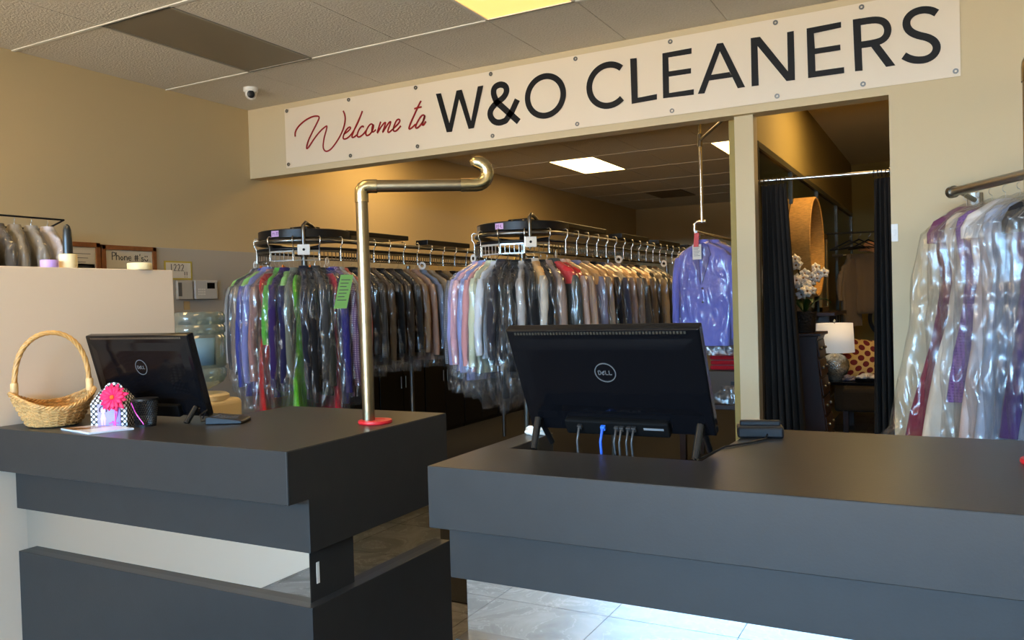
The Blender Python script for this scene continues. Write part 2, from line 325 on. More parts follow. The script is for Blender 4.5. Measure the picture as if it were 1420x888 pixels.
for i in range(7):
    for j in range(9):
        if (i, j) not in BFIX: ctile(bx[i], bx[i + 1], by[j], by[j + 1])
for j in range(1, 9): B().box(-5.51, -1.3, by[j] - .012, by[j] + .012, 3.208, 3.214).build('ceiling_bar', M_CEIL, cl, local=True)
B().box(-1.2, .9, 5.54, 12.3, 3.21, 3.226).build('ceiling_panel', mat('fitting_ceiling', srgb(240, 222, 184), .9), cl, local=True)

def fixture(x0, x1, y0, y1, label, emit, group=None, z=3.214):
    t = thing('ceiling_light', label, 'light', ((x0 + x1) / 2, (y0 + y1) / 2, z - .006), group)
    f = B()
    for a in ((x0, x1, y0, y0 + .018), (x0, x1, y1 - .018, y1), (x0, x0 + .018, y0, y1), (x1 - .018, x1, y0, y1)): f.box(*a, z - .006, z + .010)
    f.build('frame', M_TBAR if emit else mat('grey_frame', srgb(150, 142, 128), .6), t)
    if emit:
        m = mat('lit_diffuser_%s' % emit, (.9, .85, .7), .6, emit=((1, .47, .08, 1) if emit < 5 else (1, .66, .26, 1), emit))
    else: m = mat('unlit_diffuser', srgb(128, 117, 100), .45)
    B().box(x0 + .018, x1 - .018, y0 + .018, y1 - .018, z + .0, z + .008).build('diffuser', m, t)
    return t
fixture(-4.60, -3.982, 3.319, 4.539, 'unlit grey ceiling light panel left of the banner', 0)
fixture(-2.553, -1.943, 3.319, 4.539, 'glowing warm ceiling light panel in front of the banner', LAMP_FRONT)
fixture(-2.553, -1.943, .88, 2.10, 'unseen warm ceiling panel added above the left counter to brighten the partition', 6.0)  # added out of view for extra warm light on the partition
fixture(-4.60, -3.982, .88, 2.10, 'added warm ceiling panel, out of view behind the partition, brightening the left wall', 9.0)  # unseen fill panel, added to brighten the left wall
fixture(-4.51, -3.88, 9.48, 10.68, 'glowing ceiling light panel over the left conveyor, under the banner', LAMP_BACK)
fixture(-2.44, -1.83, 9.48, 10.68, 'glowing ceiling light panel beside the hanging pipe and pillar', LAMP_BACK)
fixture(-5.13, -4.51, 6.4, 7.6, 'assumed glowing ceiling light panel hidden behind the header over left conveyor', LAMP_BACK)  # assumed unseen panel, set near the left wall for its warm glow
fixture(-2.44, -1.83, 6.4, 7.6, 'added glowing ceiling light panel hidden behind the header near the pillar', LAMP_BACK)  # second unseen panel, added to light the garments from above
fixture(-.75, -.15, 6.6, 7.8, 'assumed ceiling light panel behind the header in the fitting room', LAMP_FIT, z=3.2)  # assumed from the lit yellow wall, the panel itself is unseen
t = thing('ceiling_vent', 'dark square ceiling vent at the back of the garment room', 'vent', (-4.19, 13.65, 3.2))
B().box(-4.51, -3.88, 13.15, 14.15, 3.214, 3.224).build('backing', M_BLK, t)
for k in range(9): B().box(-4.50, -3.89, 13.18 + k * .108, 13.25 + k * .108, 3.205, 3.214).build('slat', mat('vent_brown', srgb(92, 74, 46), .7), t)

# dome security camera
t = thing('security_camera', 'small white dome camera on the ceiling corner', 'camera', (-4.93, 4.87, 3.14))
B().lathe([(.058, 3.214), (.058, 3.185), (.05, 3.178)], (-4.93, 4.87), 24).build('base', M_WHITE, t, smooth=40)
B().ball((-4.93, 4.87, 3.165), .046).build('dome', M_WHITE, t, smooth=60)
d = Vector((4.93, -4.87, -1.7)).normalized(); c = Vector((-4.93, 4.87, 3.165))
B().tube([c + d * .03, c + d * .047, c + d * .05], [.03, .03, .022], 16).build('lens', M_BLK, t, smooth=40)

# ------------------------------------------------------------------ banner
YB = YH - .012
t = thing('welcome_banner', 'long white vinyl banner lettered for a cleaners, fixed to the header', 'banner', (-2.5, YB, 2.655))
nb = 60; rows = []
for k in range(nb + 1):
    x = -5.07 + 5.135 * k / nb
    wv = .0022 * sin(k * .9) + .0015 * sin(k * .37 + 1)
    rows.append([(x, YB + wv + .003, 2.655), (x, YB + wv + .003, 3.165 + (.006 * k / nb)), (x, YB + wv + .006, 3.165 + .006 * k / nb), (x, YB + wv + .006, 2.655)])
B().grid(rows).build('vinyl_sheet', mat('banner_vinyl', srgb(230, 214, 190), .32), t, smooth=30)
F = XZ(YB)
b = B()
def smooth2(P, k=3):
    for _ in range(k):
        Q = [P[0]]
        for a, c in zip(P[:-1], P[1:]): Q += [(a[0] * .75 + c[0] * .25, a[1] * .75 + c[1] * .25), (a[0] * .25 + c[0] * .75, a[1] * .25 + c[1] * .75)]
        P = Q + [P[-1]]
    return P
for i, s in enumerate(SCRIPT): b.ribbon(smooth2(s, 2), .0125, F, -.003 - .0002 * i, -.0005)
b.build('red_script', M_REDINK, t)
for nm, P in (('letter', LT_W), ('letter', LT_L), ('letter', LT_E1), ('letter', LT_N), ('letter', LT_E2)): B().prism(P, F, -.003, -.0005).build(nm, M_INK, t)
B().ribbon([LT_amp[0], LT_amp[1]] + smooth2(LT_amp[1:-2], 2)[1:] + LT_amp[-2:], .046, F, -.0032, -.0005).build('letter', M_INK, t)
B().ribbon([(-2.565 + .143 * cos(2 * pi * k / 64), 2.918 + .141 * sin(2 * pi * k / 64)) for k in range(64)], .043, F, -.003, -.0005, True).build('letter', M_INK, t)
B().ribbon([(-2.078 + .143 * cos(radians(47 + (313 - 47) * k / 48)), 2.922 + .141 * sin(radians(47 + (313 - 47) * k / 48))) for k in range(49)], .043, F, -.003, -.0005).build('letter', M_INK, t)
a = B(); a.prism([LT_A[0], LT_A[1], LT_A[2], (-1.302, 3.025), LT_A[7]], F, -.003, -.0005); a.prism([LT_A[2], LT_A[3], LT_A[4], (-1.302, 3.025)], F, -.003, -.0005)
a.prism([LT_A[6], (-1.361, 2.882), (-1.243, 2.882), LT_A[5]], F, -.003, -.0005); a.build('letter', M_INK, t)
B().prism(LT_Rs, F, -.003, -.0005).ribbon(smooth2(LT_Rb, 2), .040, F, -.0031, -.0005).prism(LT_Rl, F, -.0032, -.0005).build('letter', M_INK, t)
B().ribbon(smooth2(LT_S, 2), .042, F, -.003, -.0005).build('letter', M_INK, t)
gx = [-5.04, -4.36, -3.69, -3.01, -2.32, -1.63, -.95, -.45, .04]
for z in (2.685, 3.145):
    for x in gx:
        g = B().ribbon([(x + .011 * cos(2 * pi * k / 14), z + .011 * sin(2 * pi * k / 14)) for k in range(14)], .009, F, -.004, 0, True)
        g.build('grommet', M_STEEL, t, smooth=40)

# ------------------------------------------------------------------ counters
ZT, ZS, ZU, ZL = H - .408, H - .566, H - .727, H - .891
XP, XR, LF, LP, LB = -3.149, -1.6885, 1.755, 1.840, 2.60
t = thing('service_counter', 'charcoal service counter with mirrored band, left of the gap, carrying the basket', 'counter', (-2.42, 2.1, 0))
P = [(XP, LF), (XR, LF), (XR, LB), (-2.472, LB), (-2.472, 2.33), (XP, 2.33)]
B().prism(P, lambda a, b, d: (a, b, d), ZS, ZT).build('top_slab', M_CNT, t, bevel=.0025)
P = [(XP, LP), (XR, LP), (XR, LB), (-2.472, LB), (-2.472, 2.31), (XP, 2.31)]
B().prism(P, lambda a, b, d: (a, b, d), ZU, ZS - .0005).build('upper_panel', M_CNT, t, bevel=.002)
B().prism(P, lambda a, b, d: (a, b, d), .0, ZL).build('lower_panel', M_CNT, t, bevel=.002)
MI = .036
P = [(XP, LP + MI), (XR - MI, LP + MI), (XR - MI, LB - .01), (-2.46, LB - .01), (-2.46, 2.30), (XP, 2.30)]
B().prism(P, lambda a, b, d: (a, b, d), ZL, ZU).build('mirror_band', M_MIRROR, t)
B().box(XR - MI - .002, XR - MI + .001, LP + MI, LP + .24, ZL, ZU).build('dark_inset', M_CNT, t)
B().box(XR - MI + .001, XR - MI + .0025, LP + .062, LP + .075, ZL + .05, ZL + .115).build('sticker', M_WHITE, t)
B().prism([(LF + .003, ZS + .002), (LP, ZS + .002), (LP + .001, ZU + .002), (LB - .003, ZU + .002), (LB - .003, ZT - .003), (LF + .003, ZT - .003)], lambda a, b, d: (d, a, b), XR - .003, XR + .0012).build('side_panel', M_CNT, t)
RX, RF, RP, RB = -1.182, 1.7244, 1.83, 2.573
t = thing('service_counter', 'long charcoal service counter holding the large monitor, at the right', 'counter', (.3, 2.1, 0))
NX0, NX1, NY = -1.10, -.557, 2.017
P = [(RX, RF), (1.9, RF), (1.9, RB), (NX1 + .02, RB), (NX1, NY), (NX0, NY), (NX0, 2.30), (RX, 2.30)]
B().prism(P, lambda a, b, d: (a, b, d), ZS, ZT).build('top_slab', M_CNT, t, bevel=.0025)
B().box(RX - .008 + .0, 1.9, RP, NY - .002, ZU, ZS - .0005).box(NX1 + .02, 1.9, NY - .002, RB, ZU, ZS - .0005).box(RX, NX1 + .02, NY - .002, 2.30, ZU, ZU + .06).build('upper_panel', M_CNT, t, bevel=.002)
B().box(RX, 1.9, RP, RB - .02, 0, ZL).build('lower_panel', M_CNT, t, bevel=.002)
B().box(-1.162, 1.9, RP + MI, RB - .03, ZL, ZU).build('mirror_band', M_MIRROR, t)

# ------------------------------------------------------------------ brass garment poles
def pole(x, y, label, arm, zt=H + .423):
    t = thing('garment_pole', label, 'pole', (x, y, ZT)); r = .0215
    B().tube([(x, y, ZT), (x, y, zt - .05)], r, 20).build('upright', M_BRASS, t, smooth=40)
    ax, ay = arm; L = hypot(ax, ay); ux, uy = ax / L, ay / L
    def el(c, a, bdir, R=.024):   # mitred elbow: collar, bend, collar
        c = Vector(c); a = Vector(a); bdir = Vector(bdir)
        pts = [c - a * .055, c - a * .025] + [c - a * .025 * (1 - k / 4) ** 2 + bdir * .025 * (k / 4) ** 2 for k in range(1, 4)] + [c + bdir * .025, c + bdir * .055]
        return B().tube(pts, R, 20)
    U = (ux, uy, 0)
    el((x, y, zt), (0, 0, 1), U).build('elbow', M_BRASS2, t, smooth=50)
    e = (x + ax, y + ay, zt)
    B().tube([(x + ux * .05, y + uy * .05, zt), (e[0] - ux * .05, e[1] - uy * .05, zt)], r, 20).build('arm', M_BRASS, t, smooth=40)
    c = Vector(e); u = Vector(U); up = Vector((0, 0, 1)); pts = [c - u * .055]
    for k in range(0, 13):
        a = -pi / 2 + pi * 1.15 * k / 12; pts.append(c + u * .040 * cos(a) + up * (.040 + .040 * sin(a)))
    B().tube(pts, [.024] * 11 + [.023, .02, .012], 20).build('end_hook', M_BRASS2, t, smooth=60)
    B().lathe([(.036, ZT), (.058, ZT), (.060, ZT + .004), (.058, ZT + .011), (.036, ZT + .012), (.034, ZT + .010)], (x + .022, y + .008), 36).build('red_base_ring', M_RED, t, smooth=40)
    return t
pole(-1.815, 2.296, 'brass pipe pole with a red base ring on the left counter', (.335, .225))
pole(.172, 2.235, 'brass pipe pole with a red base ring at the right photo edge', (.335, .225), H + .53)
# ------------------------------------------------------------------ monitors (all-in-one computers seen from behind)
def seg_text(txt, F, x, z, h, wd, sw, d0, d1, bld):
    """plain stroke capitals"""
    G = {'D': [[(0, 0), (0, 1), (.5, 1), (.85, .8), (1, .5), (.85, .2), (.5, 0), (0, 0)]], 'E': [[(1, 1), (0, 1), (0, 0), (1, 0)], [(0, .5), (.8, .5)]], 'L': [[(0, 1), (0, 0), (.9, 0)]],
         'e': [[(.05, .25), (.95, .75)], [(.95, .95), (.1, .6), (.0, .3), (.35, -.05), (.9, .2)]]}
    for k, ch in enumerate(txt):
        for s in G[ch]: bld.ribbon([(x + (k + a * .72) * wd, z + b * h) for a, b in s], sw, F, d0 - .0001 * k, d1)
def monitor(c, tilt, yaw, W, Hh, label, ports):
    ex = Vector((cos(yaw), sin(yaw), 0)); bk = Vector((-sin(yaw), cos(yaw), 0)); ez = Vector((0, 0, cos(tilt))) - bk * sin(tilt); ey = ez.cross(ex) * 1.0
    ey = Vector((0, 0, sin(tilt))) + bk * cos(tilt)       # towards the operator (screen side)
    c = Vector(c); base = Vector((c.x, c.y + .06, ZT if not ports else ZU + .06))
    t = thing('computer_monitor', label, 'monitor', base)
    def P(a, b, d): return c + ex * a + ez * b + ey * d    # a: across, b: up, d: depth towards screen
    w, h = W / 2, Hh / 2
    b = B()
    rows = []
    for (d, s) in ((.0, .004), (.004, .0), (.030, .0), (.034, .004)):
        rows.append([P(-w + s, -h + s, d), P(w - s, -h + s, d), P(w - s, h - s, d), P(-w + s, h - s, d)])
    b.grid(rows); b.add(rows[0], [(0, 1, 2, 3)]); b.add(rows[-1], [(3, 2, 1, 0)])
    b.build('housing', M_GLOSSBLK, t, bevel=.002)
    B().add([P(-w + .015, -h + .02, .0345), P(w - .015, -h + .02, .0345), P(w - .015, h - .015, .0345), P(-w + .015, h - .015, .0345)], [(0, 1, 2, 3)]).build('screen', mat('screen_glass', (.02, .025, .03), .1), t)
    # raised back cover and lower port block
    b = B(); r = [[P(-w + .012, -h + .06, .001), P(w - .012, -h + .06, .001), P(w - .012, h - .022, .001), P(-w + .012, h - .022, .001)],
                  [P(-w + .05, -h + .09, -.004), P(w - .05, -h + .09, -.004), P(w - .05, h - .06, -.004), P(-w + .05, h - .06, -.004)]]
    b.grid(r); b.add(r[-1], [(0, 1, 2, 3)]); b.build('back_cover', M_GLOSSBLK, t, bevel=.003)
    b = B().obox(P(0, -h + .025, -.008), ex * (w - .12), ez * .024, ey * .012); b.build('port_block', mat('matt_black', (.003, .003, .003), .7, spec=.1), t, bevel=.006)
    g = B()
    for k in range(int(W / .009) - 6): g.obox(P(-w + .03 + k * .009, h - .011, -.0005), ex * .0028, ez * .0035, ey * .001)
    g.build('vent_slots', mat('vent_metal', (.25, .22, .17), .4, metal=1), t)
    ring = B(); F = lambda a, b, d: P(a, b, d - .0045)
    ring.ribbon([(.029 * cos(2 * pi * k / 40), .035 + .029 * sin(2 * pi * k / 40)) for k in range(40)], .0026, F, -.0015, 0, True)
    seg_text('DeLL'.replace('e', 'e'), F, -.0195, .029, .012, .0103, .0021, -.0015, 0, ring)
    ring.build('emblem', mat('silver_mark', (.20, .21, .215), .4, metal=.5), t)
    for sx in (-1, 1):
        x = sx * (w - .035); top = P(x, -h + .035, .0); fz = ZT + .001
        foot = Vector((top.x + sx * -.004, top.y - .055, fz if not ports else ZT - .012))
        rear = Vector((top.x, top.y + .075, foot.z))
        l = B().tube([top + Vector((0, -.012, .004)), foot], .0105, 10).build('leg', mat('leg_black', (.03, .03, .03), .15, metal=.6), t, smooth=40)
        B().tube([top + Vector((0, 0, 0)), rear], .009, 10).build('rear_leg', M_BLK, t, smooth=40)
    if ports:
        pc = [(-.105, (.05, .05, .05), 0), (-.035, (.02, .10, .55), 1), (.005, (.03, .03, .03), 0), (.02, (.04, .04, .04), 0), (.04, (.03, .03, .03), 0), (.055, (.035, .035, .035), 0)]
        for i, (x, col, bl) in enumerate(pc):
            s = P(x, -h + .03, -.020); e = Vector((s.x - .01 + .006 * (i % 3), s.y - .012, ZU + .08))
            B().tube([s + ey * .01, s + ey * -.012, s + ey * -.018 + Vector((-.004, 0, -.03)), (s + e) / 2 + Vector((.004, -.004, -.02)), e], .0035 if not bl else .0042, 8).build('cable', mat('cable_%d' % i, col, .35), t, smooth=60)
            B().obox(P(x, -h + .03, -.022), ex * .007, ez * .007, ey * .008).build('plug', mat('plug_%d' % bl, (.03, .16, .75) if bl else (.02, .02, .02), .5), t, bevel=.002)
        B().obox(P(.11, -h + .03, -.0205), ex * .028, ez * .003, ey * .001).build('port_label', mat('label_grey', srgb(120, 125, 130), .6), t)
    return t
monitor((-.827, 2.085, H - .224), .484, .013, .545, .333, 'large black all-in-one monitor, seen from behind, sunk in right counter', True)
monitor((-2.711, 2.085, H - .236), .27, .044, .545, .320, 'glossy black monitor, seen from behind, beside the wicker basket', False)

# ------------------------------------------------------------------ things on the left counter
# desk phone
t = thing('card_terminal', 'flat black keypad terminal with a curled cord beside left monitor', 'terminal', (-2.36, 2.13, ZT))
R = Matrix.Rotation(radians(28), 3, 'Z')
def loc(a, b, c, o=(-2.345, 2.145, ZT)): v = R @ Vector((a, b, 0)); return (o[0] + v.x, o[1] + v.y, o[2] + c)
b = B(); pr = [(-.062, 0), (.070, 0), (.070, .012), (.055, .016), (-.050, .030), (-.062, .026)]
b.prism(pr, lambda a, z, d: loc(a, d, z), -.055, .055); b.build('body', M_BLK, t, bevel=.004)
b = B()
for i in range(4):
    for j in range(3):
        a0 = -.03 + i * .02; b.obox(loc(a0, -.03 + j * .024, .0255 - i * .0028), R @ Vector((.007, 0, -.001)), R @ Vector((0, .008, 0)), (0, 0, .003))
b.build('keypad', mat('key_grey', (.04, .04, .045), .5), t)
B().tube([loc(-.06, -.02, .012), loc(-.085, -.03, .010), loc(-.10, 0, .03), loc(-.085, .03, .045), loc(-.11, .05, .01)], .0025, 6).build('cord', M_BLK, t, smooth=60)
# terminal on right counter
t = thing('card_terminal', 'small black charging cradle with cable on the right counter', 'terminal', (-.50, 2.44, ZT))
b = B().obox((-.497, 2.43, ZT + .016), (.062, .016, 0), (-.010, .038, 0), (0, 0, .016)); b.build('body', M_BLK, t, bevel=.006)
B().obox((-.50, 2.445, ZT + .037), (.055, .014, 0), (-.003, .012, 0), (0, 0, .008)).build('cradle_lip', M_BLK, t, bevel=.004)
B().tube([(-.47, 2.395, ZT + .012), (-.468, 2.36, ZT + .005), (-.50, 2.29, ZT + .004), (-.545, 2.21, ZT + .004), (-.60, 2.10, ZT - .02), (-.61, 2.10, ZU + .075)], .003, 8).build('cable', M_BLK, t, smooth=60)
# crumpled paper on the corner
def crumple(c, r, sz, seed, name, m, label, cat):
    b = B().ball((0, 0, 0), 1, 16, 10); v = []
    for p in b.v:
        n_ = noise.noise(Vector(p) * 1.7 + Vector((seed, 0, 0))); k = 1 + .5 * n_
        v.append((c[0] + p[0] * r[0] * k, c[1] + p[1] * r[1] * k, max(c[2] + p[2] * r[2] * k, sz)))
    b.v = v; return tag(b.build(name, m, None, smooth=25), label, cat)
crumple((-1.14, 2.255, ZT + .012), (.042, .022, .016), ZT, 3, 'tissue', M_PAPER, 'crumpled white tissue at the counter corner left of monitor', 'tissue')

# wicker basket
BC = (-2.98, 1.893)
t = thing('wicker_basket', 'natural wicker basket with a tall hoop handle on the counter', 'basket', (BC[0], BC[1], ZT))
M_WICK = mat('wicker', srgb(206, 160, 98), .55, noise_s=55, noise_a=.28, bump=.3, bump_s=120)
M_WICK2 = mat('wicker_pale', srgb(222, 186, 128), .5, noise_s=40, noise_a=.2)
TH = radians(63)                                    # handle direction in plan
LA = TH + pi / 2
def bk_pt(th, v, dr=0.):
    """th around, v 0 (base) .. 1 (rim)"""
    q = th - TH; hh = .066 + .052 * cos(q) ** 2
    a = .095 + .068 * v ** .75; bb = .084 + .054 * v ** .8
    x, y = cos(q) * (bb + dr), sin(q) * (a + dr)
    return (BC[0] + x * cos(TH) - y * sin(TH), BC[1] + x * sin(TH) + y * cos(TH), ZT + .005 + v * hh)
wv = B(); NS = 26
for k in range(13):
    v = (k + .4) / 13; n = NS * 4
    wv.tube([bk_pt(2 * pi * j / n, v, .0042 * (1 if k % 2 else -1) * cos(NS * pi * j / n)) for j in range(n)], .0042, 5, True)
wv.build('weave', M_WICK, t, smooth=60)
st = B()
for j in range(NS): st.tube([bk_pt(2 * pi * j / NS, v / 6, 0) for v in range(7)], .0034, 5)
st.build('stakes', M_WICK2, t, smooth=60)
rm = B()
for ph in range(3): rm.tube([Vector(bk_pt(2 * pi * j / 120, 1.0, .005 * cos(40 * pi * j / 120 + ph * 2.1))) + Vector((0, 0, .004 + .005 * sin(40 * pi * j / 120 + ph * 2.1))) for j in range(120)], .0042, 5, True)
rm.build('rim', M_WICK, t, smooth=60)
bs = B(); rows = [[Vector(bk_pt(2 * pi * j / 40, 0)) * 1 for j in range(40)]]; bs.add([(p.x, p.y, ZT + .006) for p in rows[0]], [tuple(range(40))]); bs.build('base', M_WICK, t)
hd_ = B(); n = 60; A0, A1 = Vector(bk_pt(TH, .9, -.012)), Vector(bk_pt(TH + pi, .9, -.012)); mid = (A0 + A1) / 2; half = (A0 - A1) / 2
def hp(k): a = pi * k / n; return Vector((mid.x + half.x * cos(a) * 1.02, mid.y + half.y * cos(a) * 1.02, A0.z - .02 + .255 * max(sin(a), 0) ** .62))
for ph in range(4):
    pts = []
    for k in range(n + 1):
        p = hp(k); tn = (hp(min(k + 1, n)) - hp(max(k - 1, 0))).normalized(); s1 = Vector((-sin(TH), cos(TH), 0)); s2 = tn.cross(s1); a = k * .55 + ph * pi / 2
        pts.append(p + (s1 * cos(a) + s2 * sin(a)) * .0048)
    hd_.tube(pts, .0052, 6)
hd_.build('handle', mat('wicker_handle', srgb(205, 158, 92), .45, noise_s=30, noise_a=.18), t, smooth=60)
for p in (hp(1), hp(n - 1)): B().lathe([(.0125, p.z - .012), (.0135, p.z), (.0135, p.z + .03), (.012, p.z + .034)], (p.x, p.y), 14).build('binding', M_WICK2, t, smooth=40)

# polka dot gable box with card
BX = (-2.715, 1.955); ang = radians(25); RB_ = Matrix.Rotation(ang, 3, 'Z')
t = thing('gift_box', 'black gable box with white polka dots and a lilac card', 'box', (BX[0], BX[1], ZT)); t.rotation_euler.z = ang
M_DOT = mat_dots('polka_black', (.010, .010, .012, 1), (.85, .85, .88, 1), 52, .27)
b = B().box(-.068, .068, -.04, .04, 0, .085); b.build('body', M_DOT, t, bevel=.001, local=True)
b = B().prism([(-.068, .085), (.068, .085), (.040, .135), (-.040, .135)], lambda a, z, d: (a, d * (1 - (z - .085) * 14), z), -.04, .04); b.build('roof', M_DOT, t, local=True)
b = B().ribbon([(.030 * cos(pi * k / 14), .132 + .022 * sin(pi * k / 14)) for k in range(15)], .010, lambda a, z, d: (a, d, z), -.002, .002); b.build('handle', M_DOT, t, local=True)
M_CARD = mat('lilac_card', srgb(158, 150, 222), .4)
cdp = B().box(-.040, .045, -.0425, -.0405, .002, .083).build('card', M_CARD, t, local=True)
FC = lambda a, z, d: (a, -.0425 + d, z)
fg = B().ribbon([(-.019 + .013 * cos(pi * k / 14), .062 + .015 * sin(pi * k / 14)) for k in range(-2, 17)], .005, FC, -.0012, 0); fg.build('printed_hair', mat('print_brown', srgb(70, 45, 60), .5), cdp, local=True)
fg = B().prism([(-.019 + .0085 * cos(2 * pi * k / 16), .060 + .010 * sin(2 * pi * k / 16)) for k in range(16)], FC, -.0008, 0).prism([(-.024, .05), (-.014, .05), (-.008, .028), (-.030, .028)], FC, -.0008, 0).prism([(-.028, .028), (-.020, .028), (-.021, .008), (-.027, .008)], FC, -.0008, 0).prism([(-.018, .028), (-.010, .028), (-.011, .008), (-.017, .008)], FC, -.0008, 0)
fg.build('printed_figure', mat('print_pink', srgb(245, 190, 225), .5), cdp, local=True)
fg = B()
for k in range(5): fg.box(.004, .036 - .006 * (k % 2), -.0433, -.0425, .066 - k * .007, .0675 - k * .007)
fg.build('printed_lines', mat('print_blue', srgb(140, 150, 220), .5), cdp, local=True)
fg = B().ribbon([(.044, .088), (.036, .060), (.028, .030), (.018, .004)], .004, FC, -.0026, -.001).ribbon([(.003, .014), (.020, .018), (.038, .014)], .003, FC, -.003, -.001).ribbon([(.015, .022), (.030, .004)], .003, FC, -.0034, -.001)
fg.build('ribbon', mat('pink_ribbon', srgb(230, 70, 190), .35), t, local=True)
# gerbera on the box
fc = Vector(BX) if False else Vector((BX[0], BX[1], 0)) + RB_ @ Vector((.030, -.058, 0)); fc.z = ZT + .108
t2 = thing('artificial_flower', 'hot pink artificial gerbera with orange centre leaning on polka dot box', 'flower', fc)
nrm = Vector((.45, -.85, .28)).normalized(); e1 = nrm.cross(Vector((0, 0, 1))).normalized(); e2 = e1.cross(nrm)
M_PINK = mat('pink_petal', srgb(238, 24, 96), .55)
for lay in range(2):
    for k in range(13):
        a = 2 * pi * (k + lay * .5) / 13 + random.uniform(-.08, .08); Lp = (.050 - .010 * lay) * random.uniform(.85, 1.08); d = e1 * cos(a) + e2 * sin(a); sd = e1 * -sin(a) + e2 * cos(a)
        rows = []
        for i in range(6):
            v = i / 5; wdt = .0085 * sin(pi * (.12 + .80 * v)) ** .8 * (1.0 if v < 1 else .25); cc = fc + d * (.006 + Lp * v) + nrm * (.004 + .006 * lay + .007 * sin(v * 2.6) - .006 * v)
            rows.append([cc - sd * wdt + nrm * .0012, cc + nrm * -.0008, cc + sd * wdt + nrm * .0012])
        o = B().grid(rows, False).build('petal', M_PINK, t2, smooth=60); sm = o.modifiers.new('thick', 'SOLIDIFY'); sm.thickness = .0012
B().ball(fc + nrm * .010, .0085, 12, 8).build('flower_centre', mat('orange_pollen', srgb(245, 110, 40), .8, bump=.5, bump_s=300), t2, smooth=60)
B().tube([fc - nrm * .002, fc - nrm * .004 + Vector((.004, 0, -.04)), Vector((fc.x + .008, fc.y - .001, ZT + .002))], .0022, 8).build('stem', mat('pink_stem', srgb(235, 90, 190), .4), t2, smooth=60)
# mesh pen cup
cx, cy = -2.585, 1.985
t = thing('pen_cup', 'black wire mesh pen cup beside the polka dot box', 'cup', (cx, cy, ZT))
g = B(); rows = [[((.034 + .010 * i / 12) * cos(2 * pi * (j + .5 * i) / 34) + cx, (.034 + .010 * i / 12) * sin(2 * pi * (j + .5 * i) / 34) + cy, ZT + .004 + .092 * i / 12) for j in range(34)] for i in range(13)]
o = g.grid(rows).build('mesh_wall', M_BLK, t); wm = o.modifiers.new('wire', 'WIREFRAME'); wm.thickness = .0032
B().lathe([(.043, ZT + .094), (.046, ZT + .094), (.046, ZT + .101), (.043, ZT + .101)], (cx, cy), 34).build('rim', M_BLK, t, smooth=40)
B().lathe([(.0, ZT), (.036, ZT), (.036, ZT + .008), (.0, ZT + .008)], (cx, cy), 34, cap=False).build('base', M_BLK, t, smooth=40)
rb = B().ribbon([(-.9, .088), (-.3, .05), (.25, .012)], .006, lambda a, z, d: (cx + (.047 + d) * cos(radians(-60) + a), cy + (.047 + d) * sin(radians(-60) + a), ZT + z), 0, .001)
rb.build('pink_band', MATS['pink_ribbon'], t)
# magazine
t = thing('magazine', 'thin glossy magazine lying in front of the polka dot box', 'magazine', (-2.69, 1.83, ZT))
def mat_cover():
    m, n, p = nt('magazine_cover'); L = n.links; tc = N(n, 'ShaderNodeTexCoord'); t = N(n, 'ShaderNodeTexNoise'); t.inputs['Scale'].default_value = 14; t.inputs['Detail'].default_value = 3; L.new(tc.outputs['Object'], t.inputs['Vector'])
    cr = N(n, 'ShaderNodeValToRGB'); e = cr.color_ramp.elements; e[0].position = .38; e[0].color = srgb(70, 40, 22); e[1].position = .62; e[1].color = srgb(225, 220, 215); x = e.new(.5); x.color = srgb(170, 120, 80)
    L.new(t.outputs[0], cr.inputs[0]); L.new(cr.outputs[0], p.inputs['Base Color']); p.inputs['Roughness'].default_value = .2; return m
MGP = [(-2.815, 1.812), (-2.60, 1.772), (-2.545, 1.905), (-2.745, 1.94)]
B().prism(MGP, lambda a, b, d: (a, b, d), ZT + .0005, ZT + .006).build('pages', mat('page_white', srgb(215, 220, 228), .4), t)
cx_ = [(a * .96 + b_ * .04) for a, b_ in ((0, 0),)]
B().prism([(-2.815, 1.813), (-2.70, 1.792), (-2.645, 1.922), (-2.745, 1.939)], lambda a, b, d: (a, b, d), ZT + .006, ZT + .0068).build('cover_picture', mat_cover(), t)
B().prism([(-2.70, 1.791), (-2.60, 1.773), (-2.545, 1.904), (-2.645, 1.921)], lambda a, b, d: (a, b, d), ZT + .006, ZT + .0068).build('cover_page', mat('cover_white', srgb(225, 228, 240), .2), t)

# ------------------------------------------------------------------ things on the partition top
ZP = 1.625
def disc(name, x, y, r, h, m, label, cat): return tag(B().lathe([(.0, ZP), (r * .97, ZP), (r, ZP + .004), (r, ZP + h - .004), (r * .96, ZP + h), (0, ZP + h)], (x, y), 28, cap=False).build(name, m, None, smooth=40), label, cat)
disc('candle', -3.185, 2.030, .033, .030, mat('lilac_wax', srgb(196, 160, 235), .5), 'short lilac candle on the partition wall top', 'candle')
disc('candle', -3.185, 2.445, .052, .030, mat('cream_wax2', srgb(245, 226, 178), .5), 'wide low cream candle near the end of the partition top', 'candle')
t = thing('brush_holder', 'cream cylinder holding an upright black rounded handle on partition top', 'holder', (-3.185, 2.11, ZP))
B().lathe([(.0, ZP), (.033, ZP), (.034, ZP + .003), (.034, ZP + .055), (.030, ZP + .057), (.0, ZP + .057)], (-3.185, 2.11), 28, cap=False).build('cup', mat('cream_wax', srgb(245, 226, 178), .5), t, smooth=40)
B().lathe([(.0185, ZP + .05), (.0185, ZP + .08), (.0175, ZP + .12), (.0155, ZP + .155), (.011, ZP + .172), (.004, ZP + .179), (0, ZP + .18)], (-3.185, 2.11), 20, cap=False).build('handle', mat('dark_handle', (.014, .018, .020), .3), t, smooth=50)

